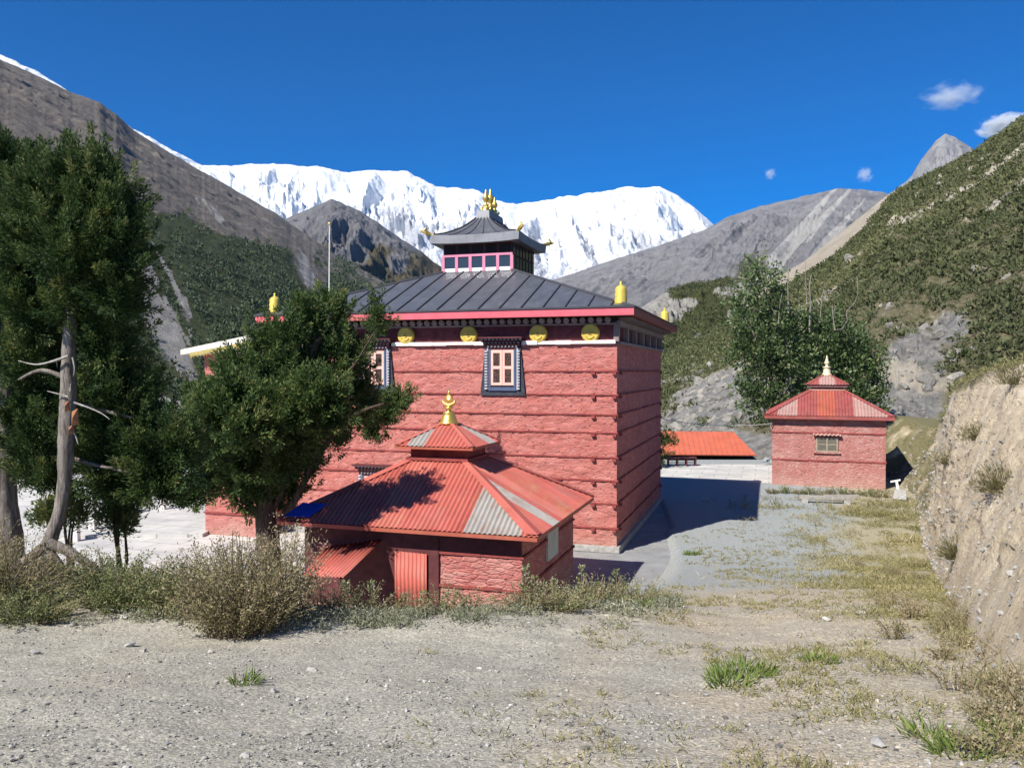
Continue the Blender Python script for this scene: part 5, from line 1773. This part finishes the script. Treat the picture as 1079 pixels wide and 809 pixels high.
# pale ground cover on the crest
rng = np.random.default_rng(70)
n = 26000
px = rng.uniform(-40, 720, n)
k = rng.uniform(0, 1, n)
yy = 6.9 + 2.3 * k + .5 * rng.normal(size=n) + .9 * ss(300, 0, px) * 1.0
yy = yy + 2.4 * ss(600, 720, px)
xx = (px - 540) / F_PX * yy
dens = fbm(xx * 1.3, yy * 1.3, seed=71) + .25 - .9 * (yy < 7.2 + .4 * fbm(xx, 0 * xx, seed=2))
d__, _ = crest_dist(xx, yy)
keep = (dens - .25 + .5 * fbm(xx * 3.1, yy * 3.1, seed=75) > rng.normal(0, .22, len(xx))) & (d__ > -1.15 + 1.1 * fbm(xx * 1.4, yy * 1.4, seed=73)) & (d__ < 1.8)
xx, yy = xx[keep], yy[keep]
zz = gh(xx, yy)
n = len(xx)
rep = 5
P = np.repeat(np.stack([xx, yy, zz], -1), rep, 0) + rng.normal(0, .02, (n * rep, 3)) * (1, 1, .3)
P[:, 2] += np.abs(rng.normal(0, .035, n * rep))
Dv = unit(rng.normal(size=(n * rep, 3)) * (1, 1, .5) + (0, 0, .7))
tone = np.clip(.5 + .25 * fbm(P[:, 0] * 1.1, P[:, 1] * 1.1, seed=74) + rng.normal(0, .18, n * rep), 0, 1)
gc = leaves('ground_cover', P, Dv, .036 * rng.uniform(.4, 1.7, n * rep), .013 * rng.uniform(.6, 1.3, n * rep), tone, M['cover'])
tag(gc, 'pale grey-green ground cover on the road edge before the shrine', 'ground cover', kind='stuff')

# verge grass and weeds along the earth bank
rng = np.random.default_rng(80)
n = 90000
yy = 2.4 + 30 * rng.random(n) ** 1.7
u = rng.normal(.2, 1.0, n)
xx = 1.35 + .40 * yy + u * (.35 + .075 * yy)
dn = fbm(xx * .9, yy * .9, seed=81) + .5 * fbm(xx * 2.6, yy * 2.6, seed=82) - .20 * np.abs(u) + .04 - .18 * ss(7, 3, yy)
keep = dn > rng.uniform(-.35, .75, n)
xx, yy = xx[keep], yy[keep]
bz = np.interp(yy, np.array(base_l)[:, 1], np.array(base_l)[:, 0])
keep = xx < bz + .35 + .1 * rng.normal(size=len(xx))
xx, yy = xx[keep], yy[keep]
zz = gh(xx, yy)
n = len(xx)
rep = 4
hgt = (.03 + .13 * rng.random(n) ** 2.5 * ss(-.3, .5, fbm(xx * 1.2, yy * 1.2, seed=83))) * (1 + .03 * yy)
P = np.repeat(np.stack([xx, yy, zz], -1), rep, 0) + rng.normal(0, .06, (n * rep, 3)) * (1, 1, 0)
hh_ = np.repeat(hgt, rep)
kk = rng.random(n * rep)
P[:, 2] += hh_ * kk * .5
Dv = unit(rng.normal(size=(n * rep, 3)) * (.9, .9, .25) + (0, 0, .9))
tone = np.clip(.36 + .28 * np.repeat(fbm(xx * .5, yy * .5, seed=84), rep) + rng.normal(0, .17, n * rep) + .12 * kk, 0, 1)
vg = leaves('verge_grass', P, Dv, hh_ * rng.uniform(.5, 1.1, n * rep), .004 + .0008 * P[:, 1] * rng.uniform(.6, 1.2, n * rep), tone, M['verge'])
tag(vg, 'dry yellow-green weeds and grass covering the verge along the earth bank', 'grass', kind='stuff')
# thin scattered grass on the track
n = 5200
yy = 2.6 + 24 * rng.random(n) ** 1.5
xx = .9 + .22 * yy + rng.normal(0, .55 + .09 * yy, n)
dn = fbm(xx * 1.1, yy * 1.1, seed=86) + .4 * fbm(xx * 3, yy * 3, seed=87)
d__, _ = crest_dist(xx, yy)
keep = (dn > .10) & (d__ < 0)
xx, yy = xx[keep], yy[keep]
zz = gh(xx, yy)
n = len(xx)
P = np.repeat(np.stack([xx, yy, zz], -1), 9, 0) + rng.normal(0, .03, (n * 9, 3)) * (1, 1, 0)
Dv = unit(rng.normal(size=(n * 9, 3)) * (.8, .8, .1) + (0, 0, .7))
tg = leaves('track_grass', P, Dv, .05 * rng.uniform(.4, 1.4, n * 9), .004 + .0008 * P[:, 1], np.clip(.4 + rng.normal(0, .2, n * 9), 0, 1), M['verge'])
tag(tg, 'sparse thin grass scattered over the sandy track', 'grass', kind='stuff')

TUFT = [(787, 712, .20, 300, 'brightest green grass tuft, on the sandy track'), (770, 722, .14, 160, 'small green tuft joined to the left of the brightest tuft'), (670, 640, .16, 160, 'grass tuft at the edge of the shrine shadow'), (255, 722, .09, 70, 'tiny green tuft alone on the grey gravel'),
        (865, 700, .12, 120, 'yellow-green tuft right of the brightest one'), (1020, 797, .12, 160, 'green tuft at the bottom right corner'), (985, 780, .10, 120, 'green tuft on the stony ground near the bottom right corner'), (1068, 780, .10, 120, 'green tuft cut by the right edge of the photo'), (730, 585, .2, 120, 'green tuft where the alley paving meets the gravel')]
for i, (px, py, r, n, lb) in enumerate(TUFT):
    D = 4.0
    for _ in range(40):
        x = (px - 540) / F_PX * D
        D += ((-drop(x, D) * F_PX / D) - (py - HORIZON)) / (py - HORIZON) * D * .5
    rg = np.random.default_rng(90 + i)
    e = empty('grass_tuft', (x, D, drop(x, D)))
    tag(e, lb, 'grass', 'green tufts on the track')
    a = rg.uniform(0, 6.28, n)
    rr = r * np.sqrt(rg.random(n))
    P = np.stack([rr * np.cos(a), rr * np.sin(a) * .8, -.01 + 0 * a], -1)
    Dv = np.stack([np.cos(a) * .8, np.sin(a) * .8, 1 + 0 * a], -1) + rg.normal(0, .4, (n, 3))
    leaves('blades', P, Dv, .09 * rg.uniform(.5, 1.4, n) * (1 + D * .02), .006 + .0008 * D, np.clip(.5 + rg.normal(0, .22, n), 0, 1), M['fresh'], e)


# stones
def rock_mesh(r, seed, flat=.6, sub=3, cuts=14):
    rng = np.random.default_rng(seed)
    import bmesh
    bm = bmesh.new()
    bmesh.ops.create_icosphere(bm, subdivisions=sub, radius=1)
    V = np.array([v.co for v in bm.verts])
    F = np.array([[v.index for v in f.verts] for f in bm.faces])
    bm.free()
    for _ in range(cuts):
        nrm = unit(rng.normal(size=3))
        dd = rng.uniform(.42, .78)
        t = V @ nrm - dd
        V = V - np.maximum(t, 0)[:, None] * nrm
    V = V * (1 + .08 * fbm(V[:, 0] * 2, V[:, 1] * 2, V[:, 2] * 2, seed=seed)[:, None])
    V = V * np.array((rng.uniform(.8, 1.2), rng.uniform(.7, 1.0), flat)) * r
    return V, F


ST = [(135, 682, .055, 'stone', 'grey broken stone by the weeds below the leaning juniper'), (150, 688, .04, 'stone', 'smaller grey stone touching the broken stone below the juniper'), (222, 689, .03, 'stone_pale', 'small white stone left of the largest dry bush'), (327, 709, .05, 'stone_pale', 'flat whitish stone on the gravel below the largest dry bush'),
      (35, 690, .05, 'stone', 'flat grey slab of stone at the left near the weeds'), (287, 730, .03, 'stone', 'small dark stone on gravel right of the tiny green tuft'), (910, 648, .085, 'stone_pale', 'white stone lying in the verge weeds'), (873, 655, .07, 'stone_pale', 'pale stone left of the white verge stone'),
      (130, 652, .06, 'stone_pale', 'pale stone lying at the foot of the low weed clump'), (152, 651, .06, 'stone', 'grey stone beside the pale stone under the weed clump'), (930, 788, .045, 'stone', 'dark rock half buried at bottom right'), (740, 730, .02, 'stone', 'little dark stone left of the brightest grass tuft'),
      (188, 660, .04, 'stone', 'small grey stone beneath the left foot of the largest dry bush'), (75, 660, .05, 'stone', 'grey stone beneath the brown weeds at the left')]
for i, (px, py, r, mt, lb) in enumerate(ST):
    D = 4.0
    for _ in range(40):
        x = (px - 540) / F_PX * D
        D += ((-drop(x, D) * F_PX / D) - (py - HORIZON)) / (py - HORIZON) * D * .5
    V, F = rock_mesh(r, 120 + i)
    o = np_mesh('stone', V, F, M[mt], smooth=False)
    o.location = (x, D, drop(x, D) + r * .22)
    o.rotation_euler = (0, 0, i * 1.3)
    tag(o, lb, 'stone', 'loose stones on the road')

# loose gravel
rng = np.random.default_rng(140)
n = 34000
yy = 2.5 + 7.5 * rng.random(n) ** 1.3
xx = rng.uniform(-.72, .66, n) * yy
d__, _ = crest_dist(xx, yy)
cl = fbm(xx * 1.5, yy * 1.5, seed=141)
keep = (d__ < .3) & (cl + rng.normal(0, .3, n) > -.1)
xx, yy = xx[keep], yy[keep]
n = len(xx)
zz = gh(xx, yy)
V0, F0 = [], []
import bmesh
bm = bmesh.new()
bmesh.ops.create_icosphere(bm, subdivisions=1, radius=1)
bv = np.array([v.co for v in bm.verts])
bf = np.array([[v.index for v in f.verts] for f in bm.faces])
bm.free()
sz = .0035 + .008 * rng.random(n) ** 5 + .012 * rng.random(n) * (rng.random(n) < .015)
sc3 = np.stack([rng.uniform(.7, 1.4, n), rng.uniform(.7, 1.4, n), rng.uniform(.4, .8, n)], -1) * sz[:, None]
V = bv[None] * sc3[:, None, :] * (1 + .25 * rng.normal(size=(n, len(bv), 1)))
V = V + np.stack([xx, yy, zz + sz * .25], -1)[:, None, :]
F = bf[None] + (np.arange(n) * len(bv))[:, None, None]
pm = NT('pebble')
M['pebble'] = pm.done(pm.ramp(pm.attr('tint'), [(0, (.09, .085, .08)), (.3, (.24, .235, .22)), (.75, (.36, .345, .31)), (.97, (.45, .43, .39)), (1, (.60, .58, .53))]), .9, 0, None, .2)
gv = np_mesh('gravel', V.reshape(-1, 3), F.reshape(-1, 3), M['pebble'], attrs={'tint': np.repeat(rng.random(n), len(bv))})
tag(gv, 'loose grey gravel and pebbles strewn over the road', 'gravel', kind='stuff')


# ------------------------------------------------------------------ shrub cover and forest on the slopes
def scatter_on(PX, PY, Pt, n, wfun, rng, pxr=(0, 1120)):
    nr, nc = PX.shape
    i = rng.integers(0, nr - 3, n * 6)
    j = rng.integers(0, nc - 1, n * 6)
    a, b = rng.random(n * 6)[:, None], rng.random(n * 6)[:, None]
    p = (Pt[i, j] * (1 - a) + Pt[i + 1, j] * a) * (1 - b) + (Pt[i, j + 1] * (1 - a) + Pt[i + 1, j + 1] * a) * b
    px, py = PX[i, j], PY[i, j]
    keep = (px > pxr[0]) & (px < pxr[1]) & (rng.random(n * 6) < wfun(px, py, p))
    return p[keep][:n], px[keep][:n], py[keep][:n]


def shrub_cloud(name, p, size, nl, L, mat, rng, tone, flat=.7):
    n = len(p)
    q = unit(rng.normal(size=(n, nl, 3)))
    q[..., 2] = np.abs(q[..., 2])
    rr = rng.uniform(.35, 1.05, (n, nl, 1))
    pos = p[:, None, :] + q * rr * size[:, None, None] * np.array((1, 1, flat))
    d = unit(q + .5 * rng.normal(size=q.shape) + np.array((0, 0, .4)))
    Ls = (L * size)[:, None] * rng.uniform(.6, 1.3, (n, nl))
    t = np.clip(tone[:, None] + rng.normal(0, .15, (n, nl)), 0, 1)
    return leaves(name, pos.reshape(-1, 3), d.reshape(-1, 3), Ls.ravel(), Ls.ravel() * .55, t.ravel(), mat)


rng = np.random.default_rng(150)


def hill_w(px, py, p):
    a = hill_attr(px, py, p[:, 0], p[:, 1], p[:, 2])
    n = fbm(p[:, 0] * .06, p[:, 1] * .06, seed=151)
    return np.clip((.72 + .5 * n) * (1 - a['pale'] * .95) * (1 - np.clip(1.5 * a['rock'], 0, 1)), .004, 1) * ss(44, 60, p[:, 1])


p, px, py = scatter_on(hPX, hPY, hP, 26000, hill_w, rng, (640, 1130))
sz = (.22 + .75 * rng.random(len(p)) ** 2.2) * (.75 + p[:, 1] / 220)
RV = [rock_mesh(1.0, 700 + k, .8, 2, 16) for k in range(8)]


def boulder_w(px, py, p):
    a = hill_attr(px, py, p[:, 0], p[:, 1], p[:, 2])
    return np.clip(a['rock'] ** 1.5 + .10 * a['pale'], .002, 1)


bp, bpx, bpy_ = scatter_on(hPX, hPY, hP, 3800, boulder_w, np.random.default_rng(154), (660, 1130))
rgb_ = np.random.default_rng(155)
VV, FF, TT, nb = [], [], [], 0
for k, c in enumerate(bp):
    v, f = RV[k % 8]
    a_ = rgb_.uniform(0, 6.28)
    r_ = (.14 + .75 * rgb_.random() ** 4) * (.6 + c[1] / 140)
    v2 = np.stack([v[:, 0] * math.cos(a_) - v[:, 1] * math.sin(a_), v[:, 0] * math.sin(a_) + v[:, 1] * math.cos(a_), v[:, 2]], -1) * r_ * (1.2, .9, 1.1)
    VV.append(v2 + c)
    FF.append(f + nb)
    TT.append(np.full(len(v), rgb_.uniform(.25, .9)))
    nb += len(v)
bo = np_mesh('hillside_boulders', np.concatenate(VV), np.concatenate(FF), M['crag'], attrs={'tint': np.concatenate(TT)})
tag(bo, 'grey broken rock and boulders on the lower hillside', 'boulders', kind='stuff')
sh = shrub_cloud('hillside_shrubs', p, sz, 26, .46, M['hill_shrub'], rng, np.clip(.47 + .3 * fbm(p[:, 0] * .05, p[:, 1] * .05, seed=152), 0, 1))
tag(sh, 'dark green shrubs covering the steep hillside on the right', 'shrubs', kind='stuff')


def spur_w(px, py, p):
    return .95 * ss(-.05, .3, fbm(px * .025 + py * .01, py * .04, seed=13) + .25 * ss(345, 375, py) + .45 * np.exp(-((px - 740) / 35) ** 2 - ((py - 303) / 12) ** 2))


p, px, py = scatter_on(sPX, sPY, sP, 3500, spur_w, rng, (600, 860))
sh = shrub_cloud('spur_shrubs', p, rng.uniform(1.0, 2.6, len(p)), 20, .5, M['hill_shrub'], rng, np.clip(.35 + .2 * rng.normal(size=len(p)), 0, 1))
tag(sh, 'dark scrub on the rocky spur beyond the temple', 'shrubs', kind='stuff')


def forest_w(px, py, p):
    a = left_attr(px, py, 0, 0, 0)
    return np.clip(a['veg'] ** 1.5 * (1 - a['bed']) * ss(215, 330, py + 40 * fbm(px * .04, py * .05, seed=156)) * (.55 + .8 * fbm(px * .06, py * .08, seed=157)), 0, 1)


p, px, py = scatter_on(lPX, lPY, lP, 12500, forest_w, rng, (0, 460))
sz = rng.uniform(1.6, 3.6, len(p)) * (.55 + p[:, 1] / 1300)
fo = shrub_cloud('mountain_forest', p, sz, 16, .75, M['forest'], rng, np.clip(.45 + .3 * fbm(p[:, 0] * .01, p[:, 1] * .01, seed=153), 0, 1), 1.4)
tag(fo, 'dark forest covering the lower flank of the left mountain', 'forest', kind='stuff')

rng = np.random.default_rng(170)
n = 3600
i = (rng.uniform(.12, .93, n) * (N - 1)).astype(int)
j = 1 + (88 * rng.random(n) ** 1.9).astype(int)
c = BK[j, i]
szs = (.006 + .026 * rng.random(n) ** 5) * (.6 + c[:, 1] * .06)
sc3 = np.stack([rng.uniform(.7, 1.4, n), rng.uniform(.7, 1.4, n), rng.uniform(.5, 1.0, n)], -1) * szs[:, None]
V = bv[None] * sc3[:, None, :] * (1 + .22 * rng.normal(size=(n, len(bv), 1))) + (c + np.array((-.01, .004, .0)) )[:, None, :]
F = bf[None] + (np.arange(n) * len(bv))[:, None, None]
rb = np_mesh('bank_rubble', V.reshape(-1, 3), F.reshape(-1, 3), M['pebble'], attrs={'tint': np.repeat(rng.uniform(.2, .8, n), len(bv))})
tag(rb, 'small stones and crumbs of earth lying on the cut bank', 'rubble', kind='stuff')

# turf fringe and shrubs at the top of the earth bank
rng = np.random.default_rng(160)
n = 2600
t = rng.uniform(.25, .9, n)
i = (t * (N - 1)).astype(int)
P0 = BK[91, i] + rng.normal(0, .12, (n, 3)) * (1, 1, .2)
P = np.repeat(P0, 8, 0) + rng.normal(0, .06, (n * 8, 3))
Dv = unit(rng.normal(size=(n * 8, 3)) + (-.2, 0, .5))
tf = leaves('bank_turf', P, Dv, .10 * rng.uniform(.4, 1.3, n * 8), .02, np.clip(.3 + rng.normal(0, .2, n * 8), 0, 1), M['verge'])
tag(tf, 'ragged turf hanging over the top of the earth bank', 'turf', kind='stuff')
for (px, ti_, vv, r, h, lb) in ((1050, .50, .62, .35, .35, 'dry shrub in the middle of the earth bank face'), (1075, .44, .35, .3, .4, 'dry tuft low on the earth bank at the right edge'), (1020, .50, .12, .25, .35, 'brown tuft at the foot of the earth bank'), (1062, .46, .86, .4, .35, 'dry shrub just below the turf edge of the earth bank'), (1012, .57, .55, .35, .4, 'small dry shrub on the far half of the earth bank')):
    i = int(ti_ * (N - 1)); j = 1 + int(vv * 88)
    c = BK[j, i]
    rg = np.random.default_rng(int(px))
    e = empty('bank_shrub', tuple(c))
    tag(e, lb, 'shrub', 'dry shrubs on the earth bank')
    n = 900
    q = unit(rg.normal(size=(n, 3))); q[:, 2] = np.abs(q[:, 2])
    P = q * rg.uniform(.1, 1, (n, 1)) * (r, r, h)
    leaves('foliage', P, unit(q + .4 * rg.normal(size=(n, 3)) + (-.2, 0, .4)), .09 * rg.uniform(.5, 1.2, n), .012, np.clip(.3 + rg.normal(0, .2, n), 0, 1), M['dry_bush'], e)

# ------------------------------------------------------------------ clouds
CL = [(1000, 103, 30, 12, 16000, .42, 'largest wispy white cloud, upper right in the blue sky'), (1058, 136, 26, 13, 14500, 3.0, 'bright white cloud edge behind the right hillside crest'), (910, 185, 9, 8, 16000, 1.0, 'faint small cloud above the grey ridge'), (811, 184, 6, 6, 16000, 1.4, 'tiny cloud puff over the gap right of the snow range')]
for i, (px, py, rx, ry, D, dens, lb) in enumerate(CL):
    c = at(px, py, D)
    k = D / F_PX
    bm = bmesh.new()
    bmesh.ops.create_icosphere(bm, subdivisions=3, radius=1)
    me = bpy.data.meshes.new('cloud')
    bm.to_mesh(me); bm.free()
    o = bpy.data.objects.new('cloud', me)
    o.location = c
    o.scale = (rx * k * 1.25, rx * k, ry * k * 1.3)
    COL.objects.link(o)
    m = bpy.data.materials.new('cloud_vapour')
    m.use_nodes = True
    t = m.node_tree
    t.nodes.clear()
    out = t.nodes.new('ShaderNodeOutputMaterial')
    pv_ = t.nodes.new('ShaderNodeVolumePrincipled')
    pv_.inputs['Color'].default_value = (1, 1, 1, 1)
    pv_.inputs['Anisotropy'].default_value = -.5
    tc = t.nodes.new('ShaderNodeTexCoord')
    ln = t.nodes.new('ShaderNodeVectorMath'); ln.operation = 'LENGTH'
    t.links.new(tc.outputs['Object'], ln.inputs[0])
    nz = t.nodes.new('ShaderNodeTexNoise'); nz.inputs['Scale'].default_value = 2.3; nz.inputs['Detail'].default_value = 7; nz.inputs['Roughness'].default_value = .62
    mp = t.nodes.new('ShaderNodeMapping'); mp.inputs['Location'].default_value = (i * 3.1, i * 1.7, 0)
    t.links.new(tc.outputs['Object'], mp.inputs[0]); t.links.new(mp.outputs[0], nz.inputs['Vector'])
    m1 = t.nodes.new('ShaderNodeMath'); m1.operation = 'MULTIPLY_ADD'
    t.links.new(ln.outputs['Value'], m1.inputs[0]); m1.inputs[1].default_value = -.48
    t.links.new(nz.outputs['Fac'], m1.inputs[2])
    m2 = t.nodes.new('ShaderNodeMath'); m2.operation = 'MULTIPLY'; m2.use_clamp = False
    rp = t.nodes.new('ShaderNodeValToRGB')
    rp.color_ramp.elements[0].position = .14; rp.color_ramp.elements[0].color = (0, 0, 0, 1)
    rp.color_ramp.elements[1].position = .55; rp.color_ramp.elements[1].color = (1, 1, 1, 1)
    t.links.new(m1.outputs[0], rp.inputs[0])
    t.links.new(rp.outputs[0], m2.inputs[0])
    m2.inputs[1].default_value = dens * .0075
    t.links.new(m2.outputs[0], pv_.inputs['Density'])
    t.links.new(pv_.outputs[0], out.inputs['Volume'])
    me.materials.append(m)
    tag(o, lb, 'cloud', kind='stuff')

# ------------------------------------------------------------------ the air
hz = MB()
hz.box(-9000, 9000, -300, 12600, -60, 4250)
hm = bpy.data.materials.new('haze')
hm.use_nodes = True
ht = hm.node_tree
ht.nodes.clear()
ho = ht.nodes.new('ShaderNodeOutputMaterial')
hv = ht.nodes.new('ShaderNodeVolumePrincipled')
hv.inputs['Color'].default_value = (.30, .58, 1.0, 1)
hv.inputs['Density'].default_value = 0.9e-5
ht.links.new(hv.outputs[0], ho.inputs['Volume'])
tag(hz.build('haze', hm), 'thin blue mountain air', 'haze', kind='stuff')
